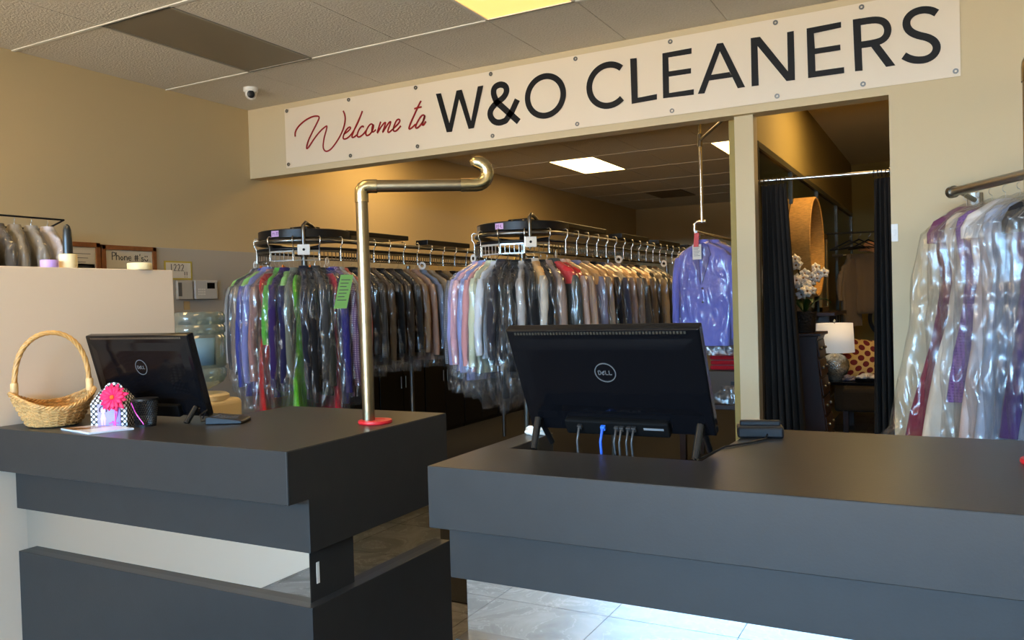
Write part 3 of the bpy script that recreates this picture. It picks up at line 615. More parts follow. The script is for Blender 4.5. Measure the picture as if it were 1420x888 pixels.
# ------------------------------------------------------------------ things on the left wall (x = -5.502)
XW = -5.501
FWL = lambda a, b, d: (XW + d, a, b)           # a: y, b: z, d: out of the wall
M_FRM = mat('wood_frame', srgb(140, 84, 40), .5, noise_s=20, noise_a=.2)
def board(y0, y1, z0, z1, label):
    t = thing('notice_board', label, 'board', (XW, (y0 + y1) / 2, z0)); f = .034
    B().box(XW, XW + .008, y0 + .01, y1 - .01, z0 + .01, z1 - .01).build('panel', mat('whiteboard', srgb(214, 208, 192), .35), t)
    for a in ((y0, y1, z1 - f, z1), (y0, y1, z0, z0 + f), (y0, y0 + f, z0, z1), (y1 - f, y1, z0, z1)): B().box(XW, XW + .02, *a).build('frame_rail', M_FRM, t, bevel=.002)
    return t
t = board(3.42, 3.885, 1.40, 1.955, 'wood framed board covered with printed sheets, left on the wall')
for (a, b_, c_, d_) in ((3.47, 3.60, 1.60, 1.90), (3.62, 3.84, 1.70, 1.90), (3.70, 3.87, 1.52, 1.80)):
    s = B().box(XW + .008, XW + .0095, a, b_, c_, d_).build('paper_sheet', M_PAPER, t)
    k = B()
    for i in range(6): k.box(XW + .0095, XW + .0100, a + .02, b_ - .03 - .02 * (i % 3), d_ - .03 - i * .03, d_ - .026 - i * .03)
    k.build('printed_lines', mat('grey_ink', (.12, .12, .12), .7), s)
t = board(3.895, 4.365, 1.40, 1.945, 'wood framed whiteboard with handwritten phone numbers heading')
M_MARK = mat('marker', (.05, .05, .055), .6)
def hand(strokes, y, z, s, w_=.006, d0=.008):
    k = B()
    for i, st_ in enumerate(strokes): k.ribbon([(y + a * s, z + b * s) for a, b in st_], w_, FWL, d0, d0 + .002 + .0001 * i)
    k.build('letter', M_MARK, t)
hh = {'P': [[(0, 0), (0, 1)], [(0, 1), (.4, .95), (.5, .75), (.35, .55), (0, .5)]], 'h': [[(0, 0), (0, 1)], [(0, .5), (.25, .6), (.4, .45), (.4, 0)]], 'o': [[(.2, 0), (.0, .25), (.2, .5), (.4, .25), (.2, 0)]],
      'n': [[(0, 0), (0, .55)], [(0, .4), (.25, .55), (.4, .4), (.4, 0)]], 'e': [[(0, .28), (.4, .3), (.3, .55), (.05, .45), (.0, .2), (.2, 0), (.4, .1)]],
      '#': [[(.15, 0), (.2, .8)], [(.4, 0), (.45, .8)], [(0, .3), (.6, .35)], [(0, .55), (.6, .6)]], "'": [[(.1, .95), (.05, .7)]], 's': [[(.35, .5), (.1, .5), (.1, .3), (.35, .25), (.3, 0), (0, .05)]],
      ':': [[(.05, .75), (.05, .55)], [(.35, .75), (.35, .55)], [(-.05, .35), (.05, .1), (.3, .05), (.45, .3)]], '1': [[(.2, 0), (.2, 1)]], '2': [[(0, .8), (.2, 1), (.4, .8), (.3, .5), (0, 0), (.4, .05)]], '!': [[(.1, .35), (.1, 1)], [(.1, 0), (.1, .12)]]}
y = 3.985
for ch in 'Phone': hand(hh[ch], y, 1.835, .058); y += .034
y += .018
for ch, wd in (('#', .044), ("'", .014), ('s', .034), (':', .04)): hand(hh[ch], y, 1.832, .058); y += wd
t = thing('paper_note', 'handwritten note with a yellow border above the alarm keypad', 'note', (XW, 4.58, 1.69))
B().box(XW, XW + .002, 4.445, 4.715, 1.695, 1.845).build('border', mat('yellow_card', srgb(190, 172, 70), .7), t)
B().box(XW + .002, XW + .003, 4.46, 4.70, 1.708, 1.832).build('sheet', M_PAPER, t)
y = 4.50
for ch in '1222': hand(hh[ch], y, 1.765, .055, .005, .003); y += .036
for ch in '!!': hand(hh[ch], y - .01, 1.715, .045, .005, .003); y += .022
t = thing('wall_thermostat', 'pale grey wall box left of the alarm keypad', 'thermostat', (XW, 4.6, 1.53))
B().box(XW, XW + .028, 4.545, 4.695, 1.535, 1.688).build('case', mat('pale_grey_plastic', srgb(190, 188, 180), .5), t, bevel=.005)
B().box(XW + .028, XW + .030, 4.55, 4.585, 1.56, 1.67).build('cover_strip', mat('grey_strip', srgb(90, 90, 90), .5), t)
t = thing('alarm_keypad', 'light grey alarm keypad with small black screen on the left wall', 'keypad', (XW, 4.82, 1.535))
B().box(XW, XW + .035, 4.715, 4.945, 1.535, 1.692).build('case', mat('keypad_grey', srgb(196, 194, 190), .45), t, bevel=.006)
B().box(XW + .035, XW + .036, 4.835, 4.915, 1.622, 1.672).build('screen', M_GLOSSBLK, t)
k = B()
for i in range(3):
    for j in range(4): k.box(XW + .035, XW + .037, 4.74 + j * .02, 4.753 + j * .02, 1.57 + i * .02, 1.582 + i * .02)
k.build('keys', M_WHITE, t)
tag(B().box(XW, XW + .002, 4.62, 4.68, 1.45, 1.52).build('paper_note', mat('buff_paper', srgb(196, 168, 118), .8), None), 'small buff paper note below the wall keypads', 'note')
t = thing('light_switch', 'white light switch on the edge of the fitting room opening', 'switch', (-.295, YH, 1.73))
B().box(-.312, -.275, YH - .008, YH, 1.73, 1.835).build('plate', M_WHITE, t, bevel=.002); B().box(-.300, -.287, YH - .013, YH - .008, 1.765, 1.80).build('rocker', M_WHITE, t, bevel=.002)

# ------------------------------------------------------------------ water cooler
wx, wy = -3.62, 3.13
t = thing('water_cooler', 'cream water cooler body behind the left counter', 'water cooler', (wx, wy, 0))
M_CREAM = mat('cream_plastic', srgb(232, 208, 160), .45)
B().box(wx - .155, wx + .155, wy - .16, wy + .16, 0, .955).build('body', M_CREAM, t, bevel=.03, seg=4)
B().lathe([(.15, .95), (.15, .975), (.135, .985), (.10, .985), (.07, .96)], (wx, wy), 32).build('collar', M_CREAM, t, smooth=40)
for dx in (-.05, .05): B().tube([(wx + dx, wy - .16, .78), (wx + dx, wy - .20, .78), (wx + dx, wy - .205, .75)], .012, 8).build('tap', M_WHITE, t, smooth=40)
t = thing('water_bottle', 'large ribbed clear water bottle upside down on the cooler', 'bottle', (wx, wy, .985))
m, n, p = nt('bottle_plastic'); n.nodes.remove(p); L = n.links
tr = N(n, 'ShaderNodeBsdfTransparent'); tr.inputs[0].default_value = (.60, .70, .70, 1); gl = N(n, 'ShaderNodeBsdfGlossy'); gl.inputs['Roughness'].default_value = .08; df = N(n, 'ShaderNodeBsdfDiffuse'); df.inputs[0].default_value = (.42, .50, .50, 1)
lw = N(n, 'ShaderNodeLayerWeight'); lw.inputs[0].default_value = .3; mr = N(n, 'ShaderNodeMapRange'); mr.inputs['To Min'].default_value = .06; mr.inputs['To Max'].default_value = .7; L.new(lw.outputs['Facing'], mr.inputs[0])
m1 = N(n, 'ShaderNodeMixShader'); L.new(mr.outputs[0], m1.inputs[0]); L.new(tr.outputs[0], m1.inputs[1]); L.new(gl.outputs[0], m1.inputs[2])
m2 = N(n, 'ShaderNodeMixShader'); m2.inputs[0].default_value = .18; L.new(m1.outputs[0], m2.inputs[1]); L.new(df.outputs[0], m2.inputs[2]); L.new(m2.outputs[0], n.nodes['Material Output'].inputs[0]); M_BOT = m
z0 = .965
pf = [(.028, z0 - .02), (.028, z0 + .03), (.06, z0 + .05), (.12, z0 + .08), (.138, z0 + .11), (.140, z0 + .15), (.133, z0 + .157), (.133, z0 + .165), (.140, z0 + .172), (.140, z0 + .33), (.133, z0 + .337), (.133, z0 + .347), (.140, z0 + .354), (.140, z0 + .385), (.133, z0 + .392), (.133, z0 + .40), (.140, z0 + .407), (.140, z0 + .445), (.128, z0 + .463), (.10, z0 + .466), (.0, z0 + .455)]
B().lathe(pf, (wx, wy), 40, cap=False).build('bottle_shell', M_BOT, t, smooth=50)
lb = B(); a0 = radians(-68); rows = [[(wx + .1415 * cos(a0 + 1.1 * j / 12), wy + .1415 * sin(a0 + 1.1 * j / 12), z0 + .18 + .145 * i) for j in range(13)] for i in range(2)]
o = lb.grid(rows, False).build('label', mat('blue_label', srgb(110, 150, 180), .5), t, smooth=40); o.modifiers.new('thick', 'SOLIDIFY').thickness = .0012
# ------------------------------------------------------------------ garments
def sup(a, hw, hd, ex=.75, ey=.85):
    c, s = cos(a), sin(a); return (hw * math.copysign(abs(c) ** ex, c), hd * math.copysign(abs(s) ** ey, s))
def loft(rows, n, curv, fold, seed, nz=0.):
    out = []; z0 = rows[0][0]; zl = rows[-1][0]
    for r in rows:
        z, hw, hd = r[:3]; ox = r[3] if len(r) > 3 else 0.; k = min(1., max(0., (z0 - z) / .35)); row = []
        for j in range(n):
            x, y = sup(2 * pi * j / n, hw, hd)
            y += fold * k * (sin(x * 34 + seed) + .6 * sin(x * 71 + seed * 2.3 + z * 3)) * (.6 + .4 * k)
            if nz:
                v = noise.noise_vector(Vector((x * 5 + seed, y * 9, z * 4.5))); w_ = noise.noise_vector(Vector((x * 14 - seed, y * 14, z * 11)))
                x += nz * (v.x + .5 * w_.x) * (.25 + .75 * k); y += nz * (v.y + .5 * w_.y) * (.25 + .75 * k)
            y *= max(.30, 1 + x * curv)
            row.append((x + ox, y, z))
        out.append(row)
    return out
def lerp_rows(z0, z1, a0, a1, d0, d1, n, o0=0., o1=0.): return [(z0 + (z1 - z0) * i / n, a0 + (a1 - a0) * i / n, d0 + (d1 - d0) * i / n, o0 + (o1 - o0) * i / n) for i in range(1, n + 1)]
def garment(loc, ang, kind, col, label, group, W=.43, length=.80, bag=1.0, curv=0., hd=.035, pat=None, col2=None, cape=None, ptag=None, clip=None, film=True, flare=0., seed=None, lean=0., blean=0.):
    sd = seed if seed is not None else random.uniform(0, 40)
    t = thing(kind, label, 'clothes' if kind == 'garment' else kind, loc, group); t.rotation_euler.z = ang
    cm = mat_cloth('cloth_%02x%02x%02x%s' % (*[int(c) for c in col], pat or ''), srgb(*col), pat, srgb(*col2) if col2 else None)
    hw = W / 2; zt = -.072; zs = -.198; ze = zt - length
    h = B(); h.tube([(.0, 0, -.004 + .0)] + [(.016 * sin(pi * k / 6), 0, -.020 + .016 * cos(pi * k / 6)) for k in range(0, 7)][::1] + [(0, 0, -.045), (0, 0, -.072)], .0016, 5)
    h.tube([(0, 0, -.07), (hw * .55, 0, -.105), (hw - .012, 0, zs + .008), (-hw + .012, 0, zs + .008), (-hw * .55, 0, -.105), (0, 0, -.07)], .0016, 5)
    h.build('hanger', M_WIRE, t, local=True, smooth=60)
    b = B()
    if kind == 'trousers':
        rows = [(zs + .004, hw * .80, .012)] + lerp_rows(zs + .004, ze, hw * .80, hw * .84, hd * .7, hd * .75, 12)
    elif kind in ('dress', 'gown'):
        rows = [(zt - .035, hw * .52, hd * .55), (zt - .07, hw * .74, hd * .8), (zs, hw * .80, hd), (zs - .12, hw * .74, hd)] + lerp_rows(zs - .12, zs - .25, hw * .74, hw * .62, hd, hd * .9, 2) + lerp_rows(zs - .25, ze, hw * .62, hw * (.95 + flare), hd * .9, hd * 1.3, 12, 0, lean)
    else:
        rows = [(zt, .040, .024), (zt - .012, .072, .032), (zt - .035, hw * .52, hd * .8), (zt - .065, hw * .80, hd * .95), (zs, hw * .98, hd * .85), (zs - .035, hw * .97, hd)] + lerp_rows(zs - .035, ze, hw * .90, hw * .94, hd, hd * 1.1, 12)
    R_ = loft(rows, 26, curv, .010 if kind != 'trousers' else .004, sd, .010)
    b.grid(R_); b.f.append(tuple(range(26))[::-1]); b.build('body', cm, t, local=True, smooth=70)
    if kind in ('shirt', 'jacket', 'blouse'):
        sl = length * (.80 if kind != 'blouse' else .45)
        for s in (-1, 1):
            q = B(); rr = []
            for i in range(9):
                v = i / 8; zz = zs + .012 - sl * v; cx = s * (hw * .93 + .030 * sin(v * 2.2) + .006 * v); ra = (.048 - .014 * v) * (1.0 if v > 0 else .6)
                row = []
                for j in range(12):
                    a = 2 * pi * j / 12; x = cx + ra * cos(a) * .8; y = (.006 * sin(sd + v * 5) + ra * .72 * sin(a)) * min(1., hd / .032)
                    w_ = noise.noise_vector(Vector((x * 18 + sd, y * 18, zz * 14))) * .007
                    y *= max(.3, 1 + x * curv); row.append((x + w_.x, y + w_.y, zz))
                rr.append(row)
            q.grid(rr); q.f.append(tuple(range(12))[::-1]); q.f.append(tuple(range(8 * 12, 9 * 12)))
            q.build('sleeve', cm, t, local=True, smooth=70)
        c_ = B(); rows = [(zt + .020, .040, .030), (zt + .022, .044, .034), (zt - .006, .062, .040), (zt - .016, .068, .042), (zt - .014, .05, .03)]
        c_.grid(loft(rows, 20, curv, 0, sd)).build('collar', cm, t, local=True, smooth=60)
    if kind == 'jacket':
        lm = mat_cloth('cloth_lapel_%02x%02x%02x' % tuple(int(c * .8) for c in col), srgb(*[c * .8 for c in col]))
        for s in (-1, 1):
            FJ = lambda a, z, d: (s * a, -(hd + .011 + d) * max(.30, 1 + s * a * curv), z)
            B().prism([(.022, zt - .004), (.060, zt - .022), (.088, zt - .105), (.066, zt - .125), (.072, zt - .14), (.006, zt - .34)], FJ, 0, .004).build('lapel', lm, t, local=True)
        FJ = lambda a, z, d: (a, -(hd + .010 + d) * max(.30, 1 + a * curv), z)
        for k in range(2): B().prism([(.010 + .008 * cos(2 * pi * q / 10), zt - .37 - k * .11 + .008 * sin(2 * pi * q / 10)) for q in range(10)], FJ, 0, .005).build('button', M_BLK, t, local=True)
    if cape:
        rows = [(zt + .004, .046, .030), (zt - .010, .078, .037), (zt - .035, hw * .56, hd * .8 + .006), (zt - .065, hw * .84, hd * .95 + .006), (zs + .0, hw * 1.01, hd * .85 + .008), (zs - .05, hw * 1.0, hd + .008)]
        B().grid(loft(rows, 26, curv, .004, sd, .006)).build('paper_cape', mat('cape_%02x%02x%02x' % cape, srgb(*cape), .7), t, local=True, smooth=60)
    if film:
        g = .018; fb = [(-.050, .012, .010), (-.058, .030, .018), (zt - .004, .075, .038), (zt - .04, hw * .62, hd + g * .8), (zs, hw + .028, hd + g), (zs - .05, hw + .042, hd + g + .004)]
        fb += lerp_rows(zs - .05, -bag + .16, hw + .042, hw + .045, hd + g + .004, hd + g + .008, 11, 0, blean * .6) + lerp_rows(-bag + .16, -bag, hw + .045, hw + .02 + flare * .25, hd + g + .008, hd * .8 + .01, 4, blean * .6, blean)
        B().grid(loft(fb, 30, curv, .004, sd + 2, .020)).build('plastic_bag', M_FILM2 if flare or seed is not None else M_FILM, t, local=True, smooth=180)
    if ptag:
        px_, pz, pw, ph, pc, side = ptag
        q = B(); pts = [(px_ - pw / 2, pz + ph / 2), (px_ + pw / 2, pz + ph / 2), (px_ + pw / 2, pz - ph / 2), (px_ - pw / 2, pz - ph / 2)]
        yy = side * (hd + .034)
        FT = (lambda a, z, d: (px_ + a, yy * max(.3, 1 + px_ * curv) + d * side, pz + z)) if side else (lambda a, z, d: (px_ + d + .02 * z - .10 * a, a + .25 * z, pz + z))
        o = q.prism([(-pw / 2, -ph / 2), (pw / 2, -ph / 2), (pw / 2, ph / 2), (-pw / 2, ph / 2)], FT, -.0006, .0006).build('paper_tag', mat('tag_%02x%02x%02x' % pc, srgb(*pc), .7), t, local=True)
        k = B()
        for i in range(7): k.prism([(-pw * .38, ph * (.36 - i * .1)), (pw * (.34 - .1 * (i % 3)), ph * (.36 - i * .1)), (pw * (.34 - .1 * (i % 3)), ph * (.335 - i * .1)), (-pw * .38, ph * (.335 - i * .1))], FT, .0007, .0012)
        k.build('printed_lines', MATS['grey_ink'], o, local=True)
    if clip:
        B().obox((.018, 0, -.048), (.020, 0, .006), (0, .004, 0), (-.003, 0, .011)).build('clip_tag', mat('clip_%02x%02x%02x' % clip, srgb(*clip), .5), t, local=True)
    return t

# ------------------------------------------------------------------ conveyors
ZR = H + .525
def conveyor(xc, yc, R, yend, label, plate, tagtxt, angs):
    t = thing('garment_conveyor', label, 'conveyor', (xc, yc, 0))
    def path(z, rr=R, ystep=.25):
        P = []; y = yend
        while y > yc + .02: P.append((xc - rr, y, z)); y -= ystep
        for k in range(0, 25): a = pi + pi * k / 24; P.append((xc + rr * cos(a), yc + rr * sin(a), z))
        y = yc + ystep
        while y < yend: P.append((xc + rr, y, z)); y += ystep
        return P
    B().tube(path(ZR), .017, 12).build('rail_tube', M_STEEL, t, smooth=50)
    lo = B(); pp = path(ZR - .062, R + .004)
    lo.tube(pp, .011, 8); lo.build('lower_rail', M_BLK, t, smooth=50)
    # wheel guard drum and spine
    B().lathe([(0, ZR + .022), (R - .03, ZR + .022), (R + .005, ZR + .028), (R + .005, ZR + .088), (R - .01, ZR + .094), (0, ZR + .10)], (xc, yc + .02), 48, cap=False).build('wheel_guard', M_BLK, t, smooth=35)
    sp = B().box(xc - .09, xc + .09, yc - .06, yc + .10, ZR + .098, ZR + .135).box(xc + .02, xc + R * .9, yc + .15, yc + 1.0, ZR + .06, ZR + .10); sp.build('motor_housing', M_BLK, t, bevel=.006)
    for k in range(4):
        y = yc + 1.2 + k * 1.05
        if y < yend - .5: B().box(xc + R - .10, xc + R + .03, y, y + .75, ZR + .03, ZR + .075).build('track_guard', M_BLK, t, bevel=.005)
    for dx in (-.05, .05): B().ball((xc + dx, yc - .063, ZR + .117), .012, 10, 6).build('bolt', M_CHROME, t, smooth=60)
    B().tube([(xc, yc, ZR - .05), (xc, yc, ZR + .03)], .02, 10).build('axle', M_BLK, t)
    B().tube([(xc, yc, .0), (xc, yc, ZR - .05)], .025, 12).build('centre_post', M_STEEL, t, smooth=40)
    for k in range(3): a = pi + pi * (k + .5) / 3; B().tube([(xc, yc, ZR - .045), (xc + R * cos(a), yc + R * sin(a), ZR - .045)], .011, 8).build('spoke', M_BLK, t)
    # slotted hanger racks: frames with rungs between the suspension hooks
    def rack(p, q, bright):
        p, q = Vector(p), Vector(q); d = (q - p); Ln = d.length; d.normalize(); b = B(); up = Vector((0, 0, 1)); ou = d.cross(up); z0, z1 = ZR - .152, ZR - .082
        def bar(a, c, hz, ht): m_ = (a + c) / 2; b.obox(m_, (c - a) / 2, ou * ht, up * hz)
        P0, Q0 = Vector((p.x, p.y, z0)), Vector((q.x, q.y, z0)); P1, Q1 = Vector((p.x, p.y, z1)), Vector((q.x, q.y, z1)); g_ = d * .006
        bar(P0 + g_, Q0 - g_, .005, .004); bar(P1 + g_, Q1 - g_, .007, .004)
        m = max(3, int(Ln / .034))
        for i in range(m + 1):
            c = P0 + g_ + (Q0 - P0 - g_ * 2) * i / m; e = .004 if i in (0, m) else .0018; b.obox(c + up * (z1 - z0) / 2, d * e, ou * .003, up * ((z1 - z0) / 2))
        b.build('hanger_rack', M_WSTEEL if bright else M_STEEL, t)
    def hook(p, o):
        p = Vector(p); o = Vector(o); pts = [p + Vector((0, 0, .03)) - o * .012, p + Vector((0, 0, .034)) + o * .010, p + Vector((0, 0, .020)) + o * .026, p + o * .024 + Vector((0, 0, -.02)), p + o * .006 + Vector((0, 0, -.045)), p + o * .006 + Vector((0, 0, -.155))]
        B().tube(pts, .0048, 7).build('suspension_hook', M_CHROME, t, smooth=60)
    nodes = []
    for k in range(7): a = pi * (1.0 + k / 6.); nodes.append(((xc + (R + .012) * cos(a), yc + (R + .012) * sin(a), ZR), (cos(a), sin(a), 0)))
    y = yc + .21
    while y < yend - .2: nodes.append(((xc + R + .012, y, ZR), (1, 0, 0))); y += .21
    for i, (p, o) in enumerate(nodes):
        hook(p, o)
        if i: rack(nodes[i - 1][0], p, i in plate)
    for (a, yy) in ((3.7, 0), (5.9, 0), (0, 1.1), (0, 2.4)):
        c = Vector((xc + (R + .03) * cos(a), yc + (R + .03) * sin(a), ZR - .165)) if not yy else Vector((xc + R + .03, yc + yy, ZR - .165)); o_ = Vector((cos(a), sin(a), 0)); q_ = Vector((-o_.y, o_.x, 0)); zz = Vector((0, 0, 1)); dk_ = (q_ * .8 - o_ * .6) if not yy else Vector((.75, .66, 0))
        rw = []
        for (r_, d_) in ((.016, 0), (.034, 0), (.034, .003), (.016, .003), (.016, 0)): rw.append([c + dk_ * (r_ * cos(2 * pi * k / 20)) + zz * (r_ * sin(2 * pi * k / 20)) + dk_.cross(zz) * d_ for k in range(20)])
        B().grid(rw).build('size_disc', M_WHITE, t, smooth=40)
    # support posts
    for (px_, py_) in ((xc + R, yc + .93), (xc + R, yc + 2.6)):
        if py_ < yend: B().tube([(px_, py_, 0), (px_, py_, ZR - .17)], .019, 12).build('support_post', M_STEEL, t, smooth=40)
    # goose neck with switch block
    a = radians(angs); gp = Vector((xc + (R + .03) * cos(a), yc + (R + .03) * sin(a), 0)); o = Vector((cos(a), sin(a), 0)); s = Vector((-o.y, o.x, 0))
    B().tube([gp + Vector((0, 0, ZR - .12)), gp + Vector((0, 0, ZR + .06)), gp + o * .0 + Vector((0, 0, ZR + .11)), gp - o * .02 + s * .02 + Vector((0, 0, ZR + .135)), gp - o * .10 + s * .06 + Vector((0, 0, ZR + .12)), gp - o * .18 + s * .10 + Vector((0, 0, ZR + .09))], .0135, 10).build('goose_neck', M_STEEL, t, smooth=60)
    B().obox(gp + o * .022 + Vector((0, 0, ZR - .075)), s * .046, o * .010, Vector((0, 0, .040))).build('switch_block', M_WHITE if plate == (2,) else M_WSTEEL, t, bevel=.004)
    B().ball(gp + o * .034 + Vector((0, 0, ZR - .075)), .010, 10, 6).build('switch_button', M_BLK, t, smooth=60)
    # number sticker on the guard
    a = radians(angs - 38); rg = R + .0055
    def FG(u, z, d): b_ = a + u / rg; return (xc + (rg + d) * cos(b_), yc + .02 + (rg + d) * sin(b_), z)
    st_ = B().ribbon([(-.035 + .07 * k / 8, ZR + .058) for k in range(9)], .046, FG, 0, .0012).build('number_sticker', mat('lilac_sticker', srgb(214, 176, 222), .5), t)
    w_ = B(); w_.ribbon([(-.022, ZR + .045), (-.022, ZR + .070), (-.014, ZR + .058), (-.006, ZR + .070), (-.006, ZR + .045)], .004, FG, .0012, .002)
    if tagtxt: w_.ribbon([(.002, ZR + .057), (.006, ZR + .057)], .004, FG, .0012, .002).ribbon([(.009, ZR + .069), (.019, ZR + .069), (.012, ZR + .045)], .004, FG, .0012, .002).ribbon([(.022, ZR + .069), (.031, ZR + .069), (.025, ZR + .045)], .004, FG, .0012, .002)
    else: w_.ribbon([(.004, ZR + .057), (.010, ZR + .057)], .004, FG, .0012, .002).ribbon([(.014, ZR + .070), (.014, ZR + .046), (.026, ZR + .046)], .004, FG, .0012, .002)
    w_.build('sticker_writing', mat('purple_ink', srgb(84, 40, 120), .6), st_)
    if not tagtxt:
        a = radians(angs - 82); B().ribbon([(-.05 + .10 * k / 8, ZR + .055) for k in range(9)], .044, FG, 0, .0012).build('maker_plate', mat('plate_grey', srgb(140, 136, 126), .4, metal=.5), t)
    return t
CL = (-4.60, 5.06, .36, 8.8); CR = (-2.995, 5.79, .36, 10.6)
conveyor(*CL, 'black and chrome garment conveyor at left, behind the brass pole', (2,), True, 312)
conveyor(*CR, 'black and chrome garment conveyor at centre, behind the large monitor', (3,), False, 306)

def hang_loop(C, semi, straight, angl, ys, label, group, Wd=.42):
    xc, yc, R, _ = C; i = 0; n = len(semi); tot = n + len(straight)
    for k, g in enumerate(semi):
        a = radians(angl[k]); g = dict(g); desc = g.pop('d'); kind = g.pop('k', 'shirt')
        garment((xc + (R + .012) * cos(a), yc + (R + .012) * sin(a), ZR - .152 + random.uniform(-.012, .008)), a + radians(random.uniform(-4, 4)), kind, g.pop('c'), f'{desc} in clear plastic, {ORD[i]} from left on the {label}', group, curv=1 / R * .95, hd=g.pop('hd', .021), W=g.pop('W', Wd), **g); i += 1
    for g, y in zip(straight, ys):
        g = dict(g); desc = g.pop('d'); kind = g.pop('k', 'shirt')
        garment((xc + R + .012, y, ZR - .152), random.uniform(-.10, .10), kind, g.pop('c'), f'{desc} in clear plastic, {ORD[i]} from left on the {label}', group, hd=g.pop('hd', .034), W=g.pop('W', Wd), **g); i += 1
GRN = (150, 205, 110)
semiL = [dict(d='grey blouse', c=(150, 145, 140), k='blouse', length=.62, bag=.80, cape=GRN), dict(d='pale grey shirt', c=(170, 168, 166), length=.74, bag=.92, cape=GRN), dict(d='dark grey shirt', c=(70, 68, 70), length=.80, bag=1.0), dict(d='grey-brown shirt', c=(120, 108, 100), length=.80, bag=1.02),
 dict(d='cobalt blue shirt', c=(58, 66, 140), length=.95, bag=1.12, cape=GRN, clip=(240, 130, 30)), dict(d='lavender-blue shirt', c=(118, 124, 178), length=.92, bag=1.12), dict(d='pinkish-brown shirt', c=(150, 112, 108), length=.88, bag=1.1),
 dict(d='bright red dress', c=(190, 24, 30), k='dress', length=1.12, bag=1.2, flare=.05, W=.52), dict(d='green-trimmed shirt', c=(84, 160, 62), length=.55, bag=1.1), dict(d='dark purple shirt', c=(48, 30, 84), length=.95, bag=1.15, clip=(240, 140, 50)),
 dict(d='navy shirt', c=(28, 28, 66), length=.90, bag=1.12, cape=(140, 190, 110)), dict(d='grey-green jacket', c=(104, 108, 96), k='jacket', length=.85, bag=1.15), dict(d='lime green dress', c=(90, 190, 20), k='dress', length=1.16, bag=1.22, flare=.1, W=.52),
 dict(d='dark navy jacket', c=(24, 28, 44), k='jacket', length=.98, bag=1.15), dict(d='black jacket', c=(16, 17, 20), k='jacket', length=1.0, bag=1.18, clip=(240, 120, 24)), dict(d='charcoal shirt', c=(54, 54, 54), length=.9, bag=1.12),
 dict(d='dark olive shirt', c=(44, 44, 36), length=.95, bag=1.1), dict(d='crimson dress', c=(170, 18, 40), k='dress', length=1.12, bag=1.2, W=.50, ptag=(.305, -.25, .11, .25, (150, 215, 120), 0)), dict(d='royal blue shirt', c=(40, 40, 120), length=1.02, bag=1.15),
 dict(d='purple plaid shirt', c=(92, 66, 110), pat='plaid', col2=(190, 170, 190), length=.98, bag=1.12), dict(d='grey-white shirt', c=(170, 168, 165), length=.80, bag=1.05), dict(d='coral shirt', c=(214, 120, 110), length=.78, bag=1.0)]
dk = [('black shirt', (20, 19, 18)), ('dark checked shirt', (46, 44, 42)), ('brown shirt', (84, 66, 44)), ('black blouse', (14, 14, 14)), ('dark brown shirt', (52, 40, 28)), ('charcoal shirt', (40, 38, 36)), ('tan shirt', (150, 120, 88)), ('pink-beige shirt', (178, 142, 122)), ('sky blue shirt', (120, 140, 172)), ('beige shirt', (172, 152, 124)), ('dark shirt', (36, 32, 28)), ('khaki shirt', (156, 130, 90)), ('black shirt', (18, 17, 16)), ('black shirt', (22, 20, 18)), ('charcoal shirt', (44, 40, 36)), ('black shirt', (16, 16, 16))]
strL = [dict(d=d, c=c, length=.70 + .1 * ((i * 7) % 5) / 5, bag=.86 + .10 * ((i * 3) % 4) / 4, **(dict(pat='plaid', col2=(110, 106, 100)) if 'checked' in d else {})) for i, (d, c) in enumerate(dk)]
hang_loop(CL, semiL, strL, [218, 230, 242, 250, 258, 265, 271, 277, 283, 289, 295, 300, 305, 311, 318, 324, 330, 336, 342, 348, 355, 362], [5.18 + .125 * k for k in range(len(strL))], 'left conveyor', 'clothes on the left conveyor')
ORG = (228, 176, 110); RDC = (206, 40, 44)
semiR = [dict(d='black and white checked shirt', c=(40, 40, 50), pat='plaid', col2=(225, 225, 235), length=.82, bag=1.05), dict(d='lavender shirt', c=(168, 164, 214), length=.82, bag=1.06), dict(d='pink shirt', c=(224, 172, 182), length=.80, bag=1.05),
 dict(d='pale blue shirt', c=(150, 160, 212), length=.88, bag=1.08), dict(d='rose shirt', c=(210, 150, 150), length=.80, bag=1.05), dict(d='pale cream-green shirt', c=(208, 212, 180), length=.82, bag=1.08), dict(d='white shirt', c=(216, 220, 226), length=.70, bag=1.14),
 dict(d='dark grey jacket', c=(50, 48, 54), k='jacket', length=.76, bag=1.12), dict(d='black dress', c=(14, 14, 16), k='dress', length=1.0, bag=1.18), dict(d='black jacket', c=(18, 18, 20), k='jacket', length=.85, bag=1.1, clip=(226, 180, 60)), dict(d='silver-grey blouse', c=(176, 172, 168), k='blouse', length=.85, bag=1.1, clip=(226, 180, 60)),
 dict(d='black jacket', c=(20, 20, 22), k='jacket', length=.85, bag=1.1), dict(d='white and black blouse', c=(196, 186, 170), k='blouse', length=.85, bag=1.1, cape=ORG), dict(d='black shirt', c=(18, 18, 18), length=.85, bag=1.1),
 dict(d='taupe shirt', c=(150, 126, 112), bag=1.05), dict(d='charcoal suit jacket', c=(62, 66, 62), k='jacket', cape=RDC, bag=1.05, W=.48), dict(d='blush shirt', c=(206, 180, 166), cape=RDC, bag=1.04), dict(d='pale peach shirt', c=(206, 176, 150), cape=ORG, bag=1.04)]
